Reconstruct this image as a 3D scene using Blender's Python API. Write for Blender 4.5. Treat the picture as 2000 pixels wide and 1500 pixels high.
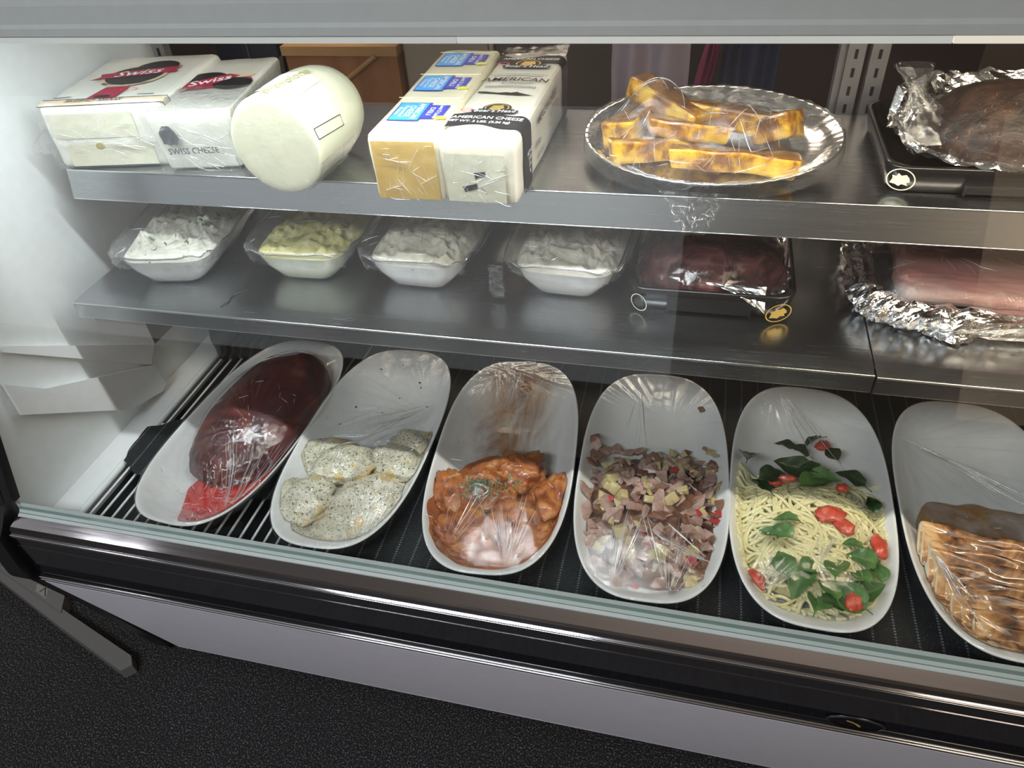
import bpy, bmesh, math, random
from mathutils import Vector, Matrix, noise, Euler

sc = bpy.context.scene
C = sc.collection
for o in list(bpy.data.objects):
    bpy.data.objects.remove(o)
rnd = random.Random(7)
H = 1.45          # all coordinates below are relative to eye height; the floor lies H below
PI = math.pi
R = math.radians

# ------------------------------------------------------------------ camera, world, lights
def look_axes(yaw, pitch, roll):
    fw = Vector((-math.sin(yaw)*math.cos(pitch), math.cos(yaw)*math.cos(pitch), -math.sin(pitch)))
    rt = Vector((math.cos(yaw), math.sin(yaw), 0)); up = rt.cross(fw)
    r2 = math.cos(roll)*rt + math.sin(roll)*up; u2 = -math.sin(roll)*rt + math.cos(roll)*up
    return r2, u2, fw
AX = look_axes(R(16.5713), R(39.9477), R(-4.8927))
cam_d = bpy.data.cameras.new('camera'); cam = bpy.data.objects.new('camera', cam_d); C.objects.link(cam)
cam_d.sensor_width = 36; cam_d.lens = 1444/2000*36; cam_d.clip_start = .01
m = Matrix((AX[0], AX[1], -AX[2])).transposed().to_4x4(); m.translation = (0, 0, H)
cam.matrix_world = m
sc.camera = cam
sc.view_settings.view_transform = 'Standard'; sc.view_settings.look = 'None'
sc.view_settings.exposure = 0.15; sc.view_settings.gamma = 1.0; sc.view_settings.use_curve_mapping = False
sc.cycles.transparent_max_bounces = 32
sc.cycles.max_bounces = 10
sc.cycles.sample_clamp_indirect = 6

w = bpy.data.worlds.new('world'); sc.world = w; w.use_nodes = True
w.node_tree.nodes['Background'].inputs[0].default_value = (.75, .82, .95, 1)
w.node_tree.nodes['Background'].inputs[1].default_value = .05

def area(name, loc, size, power, col, aim=(0, 0, -1), spread=None):
    l = bpy.data.lights.new(name, 'AREA'); l.shape = 'RECTANGLE'; l.size, l.size_y = size
    l.energy = power; l.color = col
    if spread: l.spread = spread
    o = bpy.data.objects.new(name, l); C.objects.link(o)
    o.location = (loc[0], loc[1], loc[2]+H)
    o.rotation_euler = Vector(aim).to_track_quat('-Z', 'Y').to_euler()
    return o
# the two fluorescent tubes under the canopy of the display case
area('case_tube_cool', (-.40, .766, -.155), (.98, .024), 5.6, (.90, .97, 1.0), (0, -.08, -1))
area('case_tube_warm', (.62, .766, -.155), (.86, .024), 5.5, (1.0, .84, .64), (0, -.08, -1))
# ceiling lights and the shop window of the customer side, plus added fill lights
area('ceiling_light_panel_a', (-2.42, .56, 1.18), (.30, .40), 3.5, (.95, .97, 1.0))
area('ceiling_light_panel_b', (1.4, -1.2, 1.18), (.6, 1.2), 10, (1.0, .86, .68))
area('added_fill_cabinets', (-.6, 2.7, 1.18), (1.2, .6), 26, (1.0, .84, .66))  # unseen light added over the rear cabinets to brighten the wood
area('added_uplight_cool', (-3.7, .7, .60), (.5, 1.6), 4.5, (.92, .92, 1.0), (.2, 0, 1))  # added uplight, unseen; brightens the ceiling that the rail mirrors
area('added_uplight_warm', (.5, 1.5, .70), (1.8, .3), 5, (1.0, .80, .64), (-.1, -.5, 1))  # unseen uplight added so the rail picks up a warm ceiling
area('added_fill_kick', (-.9, -1.1, 1.18), (1.2, .6), 50, (.92, .95, 1.0))  # overhead light added out of view to lift the kick panel
area('shop_window_daylight', (-2.35, -2.55, -.28), (4.6, 1.45), 11.5, (.88, .94, 1.0), (0, 1, 0))
area('warm_lit_shop_bay', (2.35, -2.55, -.28), (2.0, 1.45), 6, (1.0, .72, .48), (0, 1, 0))

# ------------------------------------------------------------------ mesh helpers
class MB:
    def __init__(s): s.v = []; s.f = []; s.m = []; s.s = []
    def add(s, vs, fs, mat=0, smooth=True):
        n = len(s.v); s.v.extend([tuple(p) for p in vs])
        for f in fs: s.f.append(tuple(i+n for i in f)); s.m.append(mat); s.s.append(smooth)
        return s
    def box(s, x0, x1, y0, y1, z0, z1, mat=0):
        vs = [(x, y, z) for x in (x0, x1) for y in (y0, y1) for z in (z0, z1)]
        return s.add(vs, [(0, 1, 3, 2), (4, 6, 7, 5), (0, 4, 5, 1), (2, 3, 7, 6), (0, 2, 6, 4), (1, 5, 7, 3)], mat, False)
    def bm(s, bm, mat=0, smooth=True, M=None):
        bm.verts.index_update()
        s.add([(M @ v.co if M else v.co) for v in bm.verts], [[v.index for v in f.verts] for f in bm.faces], mat, smooth)
        bm.free(); return s
    def rbox(s, sx, sy, sz, r, M=None, mat=0, seg=3, taper=1.0, cuts=0, jit=0, seed=0):
        b = bmesh.new(); bmesh.ops.create_cube(b, size=1)
        for v in b.verts: v.co = Vector((v.co.x*sx*(taper if v.co.z < 0 else 1), v.co.y*sy*(taper if v.co.z < 0 else 1), v.co.z*sz))
        bmesh.ops.bevel(b, geom=list(b.edges), offset=r, segments=seg, profile=.5, affect='EDGES')
        if cuts:
            bmesh.ops.subdivide_edges(b, edges=list(b.edges), cuts=cuts, use_grid_fill=True)
            for v in b.verts:
                q = v.co*28+Vector((seed*7.1, 0, 0))
                v.co += jit*Vector((noise.noise(q), noise.noise(q+Vector((9, 2, 5))), noise.noise(q+Vector((3, 17, 1)))))
        return s.bm(b, mat, True, M)
    def prism(s, prof, x0, x1, mat=0, smooth=False):
        n = len(prof)
        vs = [(x0, y, z) for y, z in prof]+[(x1, y, z) for y, z in prof]
        fs = [(i, (i+1) % n, n+(i+1) % n, n+i) for i in range(n)]
        s.add(vs, fs, mat, smooth); s.add(vs, [tuple(range(n))[::-1], tuple(range(n, 2*n))], mat, False); return s
    def tube(s, path, r, n=8, mat=0, cap=True, rf=None):
        P = [Vector(p) for p in path]; rings = []
        up = Vector((0, 0, 1))
        for i, p in enumerate(P):
            t = (P[min(i+1, len(P)-1)]-P[max(i-1, 0)]).normalized()
            a = t.cross(up)
            if a.length < 1e-4: a = t.cross(Vector((1, 0, 0)))
            a.normalize(); b = a.cross(t)
            rr = r*(rf(i/(len(P)-1)) if rf else 1)
            rings.append([p+a*math.cos(k*2*PI/n)*rr+b*math.sin(k*2*PI/n)*rr for k in range(n)])
        vs = [q for g in rings for q in g]
        fs = [(i*n+k, i*n+(k+1) % n, (i+1)*n+(k+1) % n, (i+1)*n+k) for i in range(len(P)-1) for k in range(n)]
        s.add(vs, fs, mat)
        if cap: s.add(vs, [tuple(range(n))[::-1], tuple(range(len(vs)-n, len(vs)))], mat, False)
        return s
    def grid(s, fn, nu, nv, mat=0, closed_u=False, smooth=True):
        vs = [fn(i/(nu if closed_u else nu-1), j/(nv-1)) for j in range(nv) for i in range(nu)]
        fs = []
        for j in range(nv-1):
            for i in range(nu if closed_u else nu-1):
                i2 = (i+1) % nu
                fs.append((j*nu+i, j*nu+i2, (j+1)*nu+i2, (j+1)*nu+i))
        return s.add(vs, fs, mat, smooth)
    def poly(s, pts, fn, mat=0):
        return s.add([fn(u, v) for u, v in pts], [tuple(range(len(pts)))], mat, False)
    def build(s, name, mats, parent=None, loc=None, rot=None):
        me = bpy.data.meshes.new(name)
        if loc is None:
            if parent: loc = parent['_loc']
            else:
                xs, ys, zs = zip(*s.v); loc = ((min(xs)+max(xs))/2, (min(ys)+max(ys))/2, min(zs))
        lv = Vector(loc)
        me.from_pydata([Vector(p)-lv for p in s.v], [], s.f)
        if not isinstance(mats, (list, tuple)): mats = [mats]
        for mm in mats: me.materials.append(mm)
        me.polygons.foreach_set('material_index', s.m); me.polygons.foreach_set('use_smooth', s.s)
        me.update()
        o = bpy.data.objects.new(name, me); C.objects.link(o)
        if parent: o.parent = parent; o['_loc'] = parent['_loc']
        else: o.location = (lv.x, lv.y, lv.z+H); o['_loc'] = tuple(lv)
        return o

def tag(o, label=None, cat=None, group=None, kind=None):
    if label: o['label'] = label
    if cat: o['category'] = cat
    if group: o['group'] = group
    if kind: o['kind'] = kind
    return o
def thing(name, label, cat, loc, group=None):
    o = bpy.data.objects.new(name, None); C.objects.link(o); o.empty_display_size = .03
    o.location = (loc[0], loc[1], loc[2]+H); o['_loc'] = tuple(loc)
    return tag(o, label, cat, group)
def piece(name, me, parent, loc, rot=(0, 0, 0), scale=(1, 1, 1)):
    """a copy of a piece sharing mesh data, as a part of parent; loc in scene coordinates"""
    o = bpy.data.objects.new(name, me); C.objects.link(o)
    L = Vector(loc)
    if parent: o.parent = parent; o.location = L-Vector(parent['_loc'])
    else: o.location = (L.x, L.y, L.z+H)
    o['_loc'] = tuple(L); o.rotation_euler = rot; o.scale = scale
    return o
def mesh_of(mb, name, mats):
    me = bpy.data.meshes.new(name); me.from_pydata(mb.v, [], mb.f)
    for mm in (mats if isinstance(mats, (list, tuple)) else [mats]): me.materials.append(mm)
    me.polygons.foreach_set('material_index', mb.m); me.polygons.foreach_set('use_smooth', mb.s); me.update()
    return me

def nz(x, y, z=0., f=1.): return noise.noise(Vector((x*f, y*f, z*f)))
def text(mb, s, size, fn, mat=0, at=(0, 0), rot=0, shear=0, fat=0.0, sx=1.0, warp=None):
    cu = bpy.data.curves.new('t', 'FONT'); cu.body = s; cu.size = size; cu.align_x = 'CENTER'; cu.align_y = 'CENTER'
    cu.shear = shear; cu.offset = fat*size; cu.resolution_u = 2
    o = bpy.data.objects.new('t', cu); C.objects.link(o)
    dg = bpy.context.evaluated_depsgraph_get()
    me = bpy.data.meshes.new_from_object(o.evaluated_get(dg))
    c, sn = math.cos(rot), math.sin(rot)
    vs = []
    for v in me.vertices:
        x, y = v.co.x*sx, v.co.y
        if warp: y += warp(x)
        vs.append(fn(at[0]+x*c-y*sn, at[1]+x*sn+y*c))
    mb.add(vs, [tuple(p.vertices) for p in me.polygons], mat, False)
    bpy.data.objects.remove(o); bpy.data.curves.remove(cu); bpy.data.meshes.remove(me)

# ------------------------------------------------------------------ materials
class NT:
    def __init__(s, name):
        s.m = bpy.data.materials.new(name); s.m.use_nodes = True; s.t = s.m.node_tree; s.t.nodes.clear()
        s.out = s.n('ShaderNodeOutputMaterial')
    def n(s, t, **kw):
        x = s.t.nodes.new(t)
        for k, v in kw.items(): setattr(x, k, v)
        return x
    def l(s, a, b): s.t.links.new(a, b)
    def coord(s, scale=(1, 1, 1), out='Object'):
        tc = s.n('ShaderNodeTexCoord'); mp = s.n('ShaderNodeMapping'); mp.inputs['Scale'].default_value = scale
        s.l(tc.outputs[out], mp.inputs[0]); return mp.outputs[0]
    def noise(s, scale, detail=4, rough=.55, vec=None, dist=0):
        x = s.n('ShaderNodeTexNoise'); x.inputs['Scale'].default_value = scale; x.inputs['Detail'].default_value = detail
        x.inputs['Roughness'].default_value = rough; x.inputs['Distortion'].default_value = dist
        s.l(vec if vec is not None else s.coord(), x.inputs['Vector']); return x.outputs['Fac']
    def ramp(s, fac, stops, interp='LINEAR'):
        x = s.n('ShaderNodeValToRGB'); x.color_ramp.interpolation = interp
        e = x.color_ramp.elements
        while len(e) < len(stops): e.new(.5)
        for el, (p, c) in zip(e, stops): el.position = p; el.color = (*c, 1) if len(c) == 3 else c
        s.l(fac, x.inputs[0]); return x.outputs[0]
    def mix(s, fac, a, b):
        x = s.n('ShaderNodeMix', data_type='RGBA')
        for i, q in ((0, fac), (6, a), (7, b)):
            if hasattr(q, 'links'): s.l(q, x.inputs[i])
            elif isinstance(q, (int, float)): x.inputs[i].default_value = q
            else: x.inputs[i].default_value = (*q, 1)
        return x.outputs[2]
    def math(s, op, a, b=0., clamp=False):
        x = s.n('ShaderNodeMath', operation=op, use_clamp=clamp)
        for i, q in ((0, a), (1, b)):
            if hasattr(q, 'links'): s.l(q, x.inputs[i])
            else: x.inputs[i].default_value = q
        return x.outputs[0]
    def bump(s, h, strength=.3, dist=.002, normal=None):
        x = s.n('ShaderNodeBump'); x.inputs['Strength'].default_value = strength; x.inputs['Distance'].default_value = dist
        s.l(h, x.inputs['Height'])
        if normal is not None: s.l(normal, x.inputs['Normal'])
        return x.outputs[0]
    def pbr(s, col, rough=.5, metal=0., nrm=None, coat=0., spec=None, sss=0., **kw):
        x = s.n('ShaderNodeBsdfPrincipled')
        def put(k, q):
            if hasattr(q, 'links'): s.l(q, x.inputs[k])
            elif isinstance(q, (int, float)): x.inputs[k].default_value = q
            else: x.inputs[k].default_value = (*q, 1)
        put('Base Color', col); put('Roughness', rough); put('Metallic', metal); put('Coat Weight', coat)
        if spec is not None: put('Specular IOR Level', spec)
        if sss: put('Subsurface Weight', sss); x.inputs['Subsurface Radius'].default_value = (.01, .007, .004); x.inputs['Subsurface Scale'].default_value = .5
        for k, v in kw.items(): put(k.replace('_', ' '), v)
        if nrm is not None: s.l(nrm, x.inputs['Normal'])
        s.l(x.outputs[0], s.out.inputs[0]); return x

def flat(name, col, rough=.5, metal=0., coat=0., bump=0., bscale=60, spec=None):
    t = NT(name)
    f = t.noise(bscale, 3)
    c = t.mix(f, tuple(v*.93 for v in col), tuple(min(1, v*1.06) for v in col))
    t.pbr(c, rough, metal, t.bump(f, bump, .002) if bump else None, coat, spec)
    return t.m
def mottled(name, stops, scale=40, rough=.45, bump=.3, bdist=.003, detail=5, coat=0., fleck=None, sss=0., dist=.3, stretch=(1, 1, 1)):
    """noise-ramped food colours; fleck = (colour, scale, threshold)"""
    t = NT(name); v = t.coord(stretch)
    f = t.noise(scale, detail, .6, v, dist)
    c = t.ramp(f, stops)
    if fleck:
        for fc, fs, th in ([fleck] if not isinstance(fleck, list) else fleck):
            g = t.noise(fs, 2, .5, t.coord(), .6)
            c = t.mix(t.ramp(g, [(th, (0, 0, 0)), (th+.03, (1, 1, 1))]), c, fc)
    t.pbr(c, rough, 0., t.bump(f, bump, bdist), coat, sss=sss)
    return t.m
def brushed(name, col=(.56, .57, .58), rough=.27, metal=1.0, axis=0, bmp=.09):
    t = NT(name); sca = [700, 700, 700]; sca[axis] = 6
    f = t.noise(1.0, 3, .6, t.coord(tuple(sca)))
    g = t.noise(9, 3)
    c = t.mix(f, tuple(x*.86 for x in col), tuple(x*1.1 for x in col))
    r = t.math('ADD', t.math('MULTIPLY', f, .12), t.math('MULTIPLY', g, .10))
    r = t.math('ADD', r, rough-.11)
    t.pbr(c, r, metal, t.bump(f, bmp, .0006))
    return t.m
def sheet(name, f0=.08, haze=.03, rough=.06, bump=.5, bscale=60, bdist=.004, tint=(1, 1, 1), stretch=(1, 1, 1), hcol=(.9, .9, .9), power=5.0):
    """clear film, plastic or glass: see-through, with a mirror share that grows at glancing angles"""
    t = NT(name); nrm = None
    geo = t.n('ShaderNodeNewGeometry'); N = geo.outputs['Normal']
    if bump:
        v = t.coord(stretch); a = t.noise(bscale, 6, .65, v, .8)
        a = t.math('ABSOLUTE', t.math('SUBTRACT', a, .5))
        b = t.noise(bscale*.3, 4, .6, v, 1.2)
        N = t.bump(t.math('ADD', a, b), bump, bdist)
    d = t.n('ShaderNodeVectorMath', operation='DOT_PRODUCT'); t.l(N, d.inputs[0]); t.l(geo.outputs['Incoming'], d.inputs[1])
    k = t.math('SUBTRACT', 1.0, t.math('ABSOLUTE', d.outputs['Value']), True)
    fac = t.math('ADD', t.math('MULTIPLY', t.math('POWER', k, power), 1-f0), f0, True)
    tr = t.n('ShaderNodeBsdfTransparent'); tr.inputs[0].default_value = (*tint, 1)
    gl = t.n('ShaderNodeBsdfGlossy'); gl.inputs['Roughness'].default_value = rough
    df = t.n('ShaderNodeBsdfDiffuse'); df.inputs[0].default_value = (*hcol, 1)
    if bump: t.l(N, gl.inputs['Normal'])
    m1 = t.n('ShaderNodeMixShader'); t.l(fac, m1.inputs[0]); t.l(tr.outputs[0], m1.inputs[1]); t.l(gl.outputs[0], m1.inputs[2])
    if haze:
        m2 = t.n('ShaderNodeMixShader'); m2.inputs[0].default_value = haze
        t.l(m1.outputs[0], m2.inputs[1]); t.l(df.outputs[0], m2.inputs[2]); t.l(m2.outputs[0], t.out.inputs[0])
    else: t.l(m1.outputs[0], t.out.inputs[0])
    return t.m

STEEL = brushed('brushed_steel', (.45, .465, .485), .25)
STEEL_EDGE = brushed('polished_steel_edge', (.75, .75, .76), .16)
RAIL = brushed('dark_polished_rail', (.62, .595, .62), .09, bmp=.015)
CHROME = flat('chrome', (.78, .78, .8), .1, 1.0)
BLACKGLOSS = flat('black_gloss_panel', (.006, .006, .008), .06, 0., .3)
BLACKTRIM = flat('black_trim', (.012, .012, .013), .35, bump=.1)
KICK = flat('kick_panel_paint', (.74, .74, .83), .35, bump=.05, bscale=30)
LINER = flat('white_liner', (.80, .82, .82), .35)
CANOPY = flat('canopy_white', (.50, .51, .52), .35)
GASKET = flat('clear_green_gasket', (.17, .235, .225), .25)
GASKET2 = flat('pale_gasket', (.36, .45, .43), .3)
GASKET_W = flat('white_gasket', (.44, .50, .485), .35)
DISH = flat('white_glazed_dish', (.80, .81, .80), .16, coat=.3)
WIRE = flat('white_coated_wire', (.80, .82, .82), .3)
TRAYBLACK = flat('black_plastic_tray', (.010, .009, .009), .22, coat=.2)
GOLD = flat('gold_print', (.75, .50, .12), .35, .4)
CREAMPRINT = flat('cream_print', (.85, .80, .58), .5)
INK = flat('black_print', (.012, .012, .014), .4)
INKGREY = flat('grey_print', (.10, .10, .12), .4)
WHITEPRINT = flat('white_print', (.9, .9, .9), .5)
REDPRINT = flat('red_print', (.33, .02, .05), .45)
PINKPRINT = flat('pink_red_print', (.75, .12, .15), .45)
BLUE_L = flat('light_blue_print', (.06, .36, .75), .4)
BLUE_D = flat('deep_blue_print', (.05, .06, .40), .4)
YELLOWPRINT = flat('yellow_print', (.80, .75, .08), .4)
TANPRINT = flat('tan_print', (.62, .50, .36), .5)
GLASS = sheet('case_glass', .04, 0., .0, 0., tint=(.972, .985, .98))
FILM = sheet('cling_film', .10, .014, .07, .5, 60, .003)
FILM_S = sheet('cling_film_streaked', .11, .010, .07, .45, 110, .0025, stretch=(1, .12, 1))
FILM_H = sheet('cling_film_heavy', .13, .03, .08, .9, 55, .006)
FILM_T = sheet('cling_film_smooth', .08, .008, .07, .25, 40, .003)
GLARE_CREASE = sheet('cling_film_glare_crease', .30, .16, .16, 0., hcol=(.95, .95, .95))  # pale haze whitens the creases so they read as glare streaks
TUB = sheet('clear_tub_plastic', .08, .08, .10, .1, 20, .002, tint=(.93, .93, .92))

def foil_mat(name, col=(.82, .81, .80), scale=45, strength=.8):
    t = NT(name); vo = t.n('ShaderNodeTexVoronoi', feature='F1'); vo.inputs['Scale'].default_value = scale
    t.l(t.coord(), vo.inputs['Vector']); f = t.noise(scale*1.3, 4)
    h = t.math('ADD', vo.outputs['Distance'], f)
    t.pbr(col, .17, 1.0, t.bump(h, strength, .004)); return t.m
FOIL = foil_mat('crumpled_foil')
FOIL_S = foil_mat('smooth_foil', (.80, .80, .79), 18, .12)

def carpet_mat():
    t = NT('charcoal_carpet'); vo = t.n('ShaderNodeTexVoronoi', feature='F1'); vo.inputs['Scale'].default_value = 400
    t.l(t.coord(), vo.inputs['Vector'])
    n1 = t.noise(290, 3); n2 = t.noise(7, 4)
    h = t.math('SUBTRACT', 1.0, vo.outputs['Distance'])
    c = t.ramp(n1, [(.40, (.004, .004, .005)), (.53, (.016, .016, .018)), (.64, (.21, .21, .225))])
    c = t.mix(t.math('MULTIPLY', n2, .5), c, (.010, .010, .012))
    t.pbr(c, .9, 0., t.bump(t.math('ADD', h, n1), 1.0, .006)); return t.m
CARPET = carpet_mat()
WALLP = flat('wall_paint', (.42, .36, .30), .8)
WALLD = flat('dark_wall_paint', (.045, .028, .028), .6)
CEIL = flat('ceiling_tile', (.7, .7, .68), .9)

def struct(name, mb, mat):
    return tag(mb.build(name, mat), kind='structure')

# ------------------------------------------------------------------ the room
FZ = -H
struct('floor', MB().box(-4.9, 3.6, -2.7, 3.4, FZ-.1, FZ), CARPET)
struct('ceiling', MB().box(-4.9, 3.6, -2.7, 3.4, 1.2, 1.3), CEIL)
struct('wall_back', MB().box(-4.9, 3.6, 3.3, 3.4, FZ, 1.2), WALLD)
struct('wall_front', MB().box(-4.9, 3.6, -2.7, -2.6, FZ, 1.2), WALLP)
struct('wall_left', MB().box(-4.9, -4.8, -2.6, 3.3, FZ, 1.2), WALLP)
struct('wall_right', MB().box(3.5, 3.6, -2.6, 3.3, FZ, 1.2), WALLP)

# ------------------------------------------------------------------ the display case
XL, XR = -.995, 1.05
case = thing('display_case', 'refrigerated glass fronted deli display case with chrome rails and pale kick panel', 'display case', (0, .75, FZ))
GT = .288
def gy(z): return .553+GT*(z+.832)
# front glass
g = MB(); th = .005
g.prism([(gy(-.845), -.845), (gy(-.10), -.10), (gy(-.10)+th, -.10), (gy(-.845)+th, -.845)], XL, XR)
g.build('front_glass', GLASS, case)
# gasket strips that hold the glass (several thin coloured lines)
def strip(name, a, b, mat, t=.004, x0=XL, x1=XR):
    (y0, z0), (y1, z1) = a, b
    mb = MB(); mb.prism([(y0, z0), (y1, z1), (y1, z1-t), (y0, z0-t)], x0, x1); return mb.build(name, mat, case)
def pz(y, deg): return -y*math.tan(R(deg))
strip('gasket', (.5600, pz(.5600, 56.42)), (.5570, pz(.5570, 56.72)), GASKET_W)
strip('gasket', (.5570, pz(.5570, 56.72)), (.5545, pz(.5545, 56.98)), GASKET)
strip('gasket', (.5545, pz(.5545, 56.98)), (.5515, pz(.5515, 57.26)), GASKET2)
strip('gasket', (.5515, pz(.5515, 57.26)), (.5505, pz(.5505, 57.32)), INKGREY)
strip('gasket', (.5505, pz(.5505, 57.32)), (.5460, pz(.5460, 57.60)), GASKET_W)
# bevelled top rail, fascia bands, black recess
yb0, zb0 = .5455, pz(.5455, 57.62)
prof = [(yb0, zb0-.001), (yb0-.001, zb0), (.527, pz(.527, 58.62)), (.524, pz(.524, 58.85)), (.5215, pz(.5215, 59.18)), (.5200, pz(.5200, 59.28)), (.5188, pz(.5188, 59.38)), (.5186, -.879), (.530, -.885), (.55, -.885)]
MB().prism(prof, XL, XR, smooth=False).build('top_rail', RAIL, case)
MB().tube([(XL, .5190, -.8755), (XR, .5190, -.8755)], .0012, 8).build('rail_bead', CHROME, case)
MB().box(XL, XR, .5182, .53, -.8985, -.879).build('fascia_band', RAIL, case)
MB().box(XL, XR, .5175, .53, -.9450, -.8990).build('fascia_band', RAIL, case)
MB().prism([(.5195, -.9450), (.5195, -.981), (.54, -.981), (.54, -.9450)], XL, XR).build('recess_panel', BLACKGLOSS, case)
for k, zz in enumerate((-.9795, -.9855)):
    MB().tube([(XL, .5165-.0003*k, zz), (XR, .5165-.0003*k, zz)], .0022, 10).build('chrome_strip', CHROME, case)
MB().box(XL, XR, .518, .53, -.996, -.977).build('chrome_backing', BLACKTRIM, case)
# undercut kick panel
MB().prism([(.5175, -.995), (.6465, -1.4136), (.6615, -1.4136), (.5325, -.995)], XL, XR).build('kick_panel', KICK, case)
MB().box(XL, XR, .646, .655, -1.4165, -1.4136).build('kick_edge', CHROME, case)
MB().box(XL+.1, XR-.1, .80, 1.22, FZ, -1.405).build('plinth', BLACKTRIM, case)
# deck pan, back, liner
MB().box(XL, XR, .562, 1.24, -.945, -.935).build('deck_pan', BLACKTRIM, case)
MB().box(XL, XR, .55, .5605, -.945, -.86).build('well_front', BLACKTRIM, case)
MB().box(XL, XR, 1.22, 1.24, -.935, -.62).build('lower_back_panel', flat('dark_back_panel', (.03, .026, .026), .5), case)
liner = MB(); liner.prism([(.5605, -.945), (gy(-.82)+.006, -.82), (gy(-.10)+.006, -.10), (1.24, -.10), (1.24, -.945)], XL-.012, XL)
liner.build('end_liner', LINER, case)
# end panel with the rounded lower corner
ep = [(gy(-.1)-.012, -.08), (gy(-.83)-.008, -.84), (.522, -.866), (.508, -.878), (.505, -.96)]
for k in range(7):
    a = k/6*R(72); ep.append((.505+.03*(1-math.cos(a)), -.965-.035*math.sin(a)))
ep += [(.640, -1.4136), (.665, -1.432), (1.25, -1.432), (1.25, -.08)]
MB().prism(ep, XL-.047, XL-.012).build('end_panel', BLACKTRIM, case)
pm = MB(); pm.prism([(gy(-.1)-.004, -.1), (gy(-.835)-.004, -.835), (gy(-.835)+.012, -.835), (gy(-.1)+.012, -.1)], XL-.012, XL+.004)
pm.build('glass_post', BLACKTRIM, case)
# white ledge bands added on the end liner, imitating bright shapes mirrored in the glass
def reflection(pts, d):
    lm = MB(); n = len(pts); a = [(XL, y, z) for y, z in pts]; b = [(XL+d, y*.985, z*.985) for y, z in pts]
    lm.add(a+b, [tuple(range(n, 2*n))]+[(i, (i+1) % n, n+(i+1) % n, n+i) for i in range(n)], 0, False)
    lm.build('reflection_band', REFLECTION_WHITE, case)
REFLECTION_WHITE = flat('bright_white_reflection', (.92, .93, .94), .3)  # reflected brightness put into the colour
reflection([(.677, -.622), (.945, -.820), (.916, -.847), (.675, -.632)], .012)
reflection([(.642, -.667), (.697, -.722), (.916, -.847), (.922, -.900), (.905, -.906), (.821, -.878), (.640, -.728)], .020)
MB().box(XL, -.9465, .5625, 1.22, -.935, -.9015).build('liner_floor', LINER, case)
# canopy and its lamp tray
cy0 = .748
cz = pz(cy0, 15.75)
cp = [(cy0, -.10), (cy0, cz+.020), (cy0-.003, cz+.016), (cy0-.003, cz+.008), (cy0, cz+.006), (cy0+.010, cz+.006), (cy0+.010, -.118), (1.24, -.118), (1.24, -.10)]
MB().prism(cp, XL, XR).build('canopy', CANOPY, case)
MB().tube([(-.89, .768, -.145), (.09, .768, -.145)], .006, 10).build('lamp_tube', LINER, case)
MB().tube([(.19, .768, -.145), (1.04, .768, -.145)], .006, 10).build('lamp_tube', LINER, case)
def lens(x0, x1, col, e):
    t = NT('lamp_lens_material'); p = t.pbr((.8, .8, .78), .4); p.inputs['Emission Color'].default_value = (*col, 1); p.inputs['Emission Strength'].default_value = e
    MB().box(x0, x1, cy0-.001, cy0+.008, cz, cz+.0062).build('lamp_lens', t.m, case)
lens(XL, -.25, (.90, .97, 1.0), .06)
lens(-.249, .20, (1.0, .97, .92), .14)
lens(.201, XR, (1.0, .84, .64), .40)
# slotted uprights at the rear
UP = flat('grey_upright', (.30, .28, .27), .4, .6)
for x in (.200, .232, -.955):
    u = MB(); y0 = 1.195
    u.box(x-.012, x+.012, y0, y0+.018, -.935, -.10)
    for k in range(26): u.box(x-.0022, x+.0022, y0-.0008, y0+.001, -.80+k*.026, -.80+k*.026+.013, 1)
    u.build('slotted_upright', [UP, INK], case)
MB().box(.1765, .183, 1.19, 1.215, -.93, -.1).build('rear_door_frame', flat('door_frame_metal', (.22, .21, .21), .4, .5), case)
MB().box(.183, .19, 1.20, 1.225, -.93, -.1).build('rear_door_frame', UP, case)
MB().box(-.34, .02, 1.185, 1.19, -.60, -.44).build('rear_panel', flat('cream_rear_panel', (.62, .58, .36), .5), case)
# oval emblem on the recess panel
badge = MB()
bx, bz = .262, -.962
by = .5175
badge.grid(lambda u, v: (bx+.036*math.cos(u*2*PI)*(1-.12*v), by-.002*math.sin(v*PI/2), bz+.0145*math.sin(u*2*PI)*(1-.12*v)), 40, 4, 0, True)
badge.add([(bx+.0315*math.cos(k*PI/20), by-.0006, bz+.0127*math.sin(k*PI/20)) for k in range(40)], [tuple(range(40))], 1, False)
sq = [(-.012, .003), (-.006, .001), (-.001, -.001), (.002, -.004), (.006, -.007), (.007, -.004), (.003, -.0005), (-.004, .003), (-.011, .005)]
badge.poly([(bx+u, bz+v) for u, v in sq], lambda u, v: (u, by-.0012, v), 2)
badge.build('emblem', [flat('badge_rim', (.02, .02, .025), .2), BLACKGLOSS, GOLD, INKGREY], case)

by_name = {}
for o in case.children: by_name.setdefault(o.name.split('.')[0], []).append(o)
for kid, par in (('lamp_lens', 'canopy'), ('lamp_tube', 'canopy'), ('reflection_band', 'end_liner'), ('liner_floor', 'end_liner'), ('emblem', 'recess_panel'), ('rail_bead', 'top_rail'), ('kick_edge', 'kick_panel'), ('chrome_backing', 'recess_panel'), ('glass_post', 'end_panel')):
    for o in by_name[kid]: o.parent = by_name[par][0]      # pieces of a part
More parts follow.
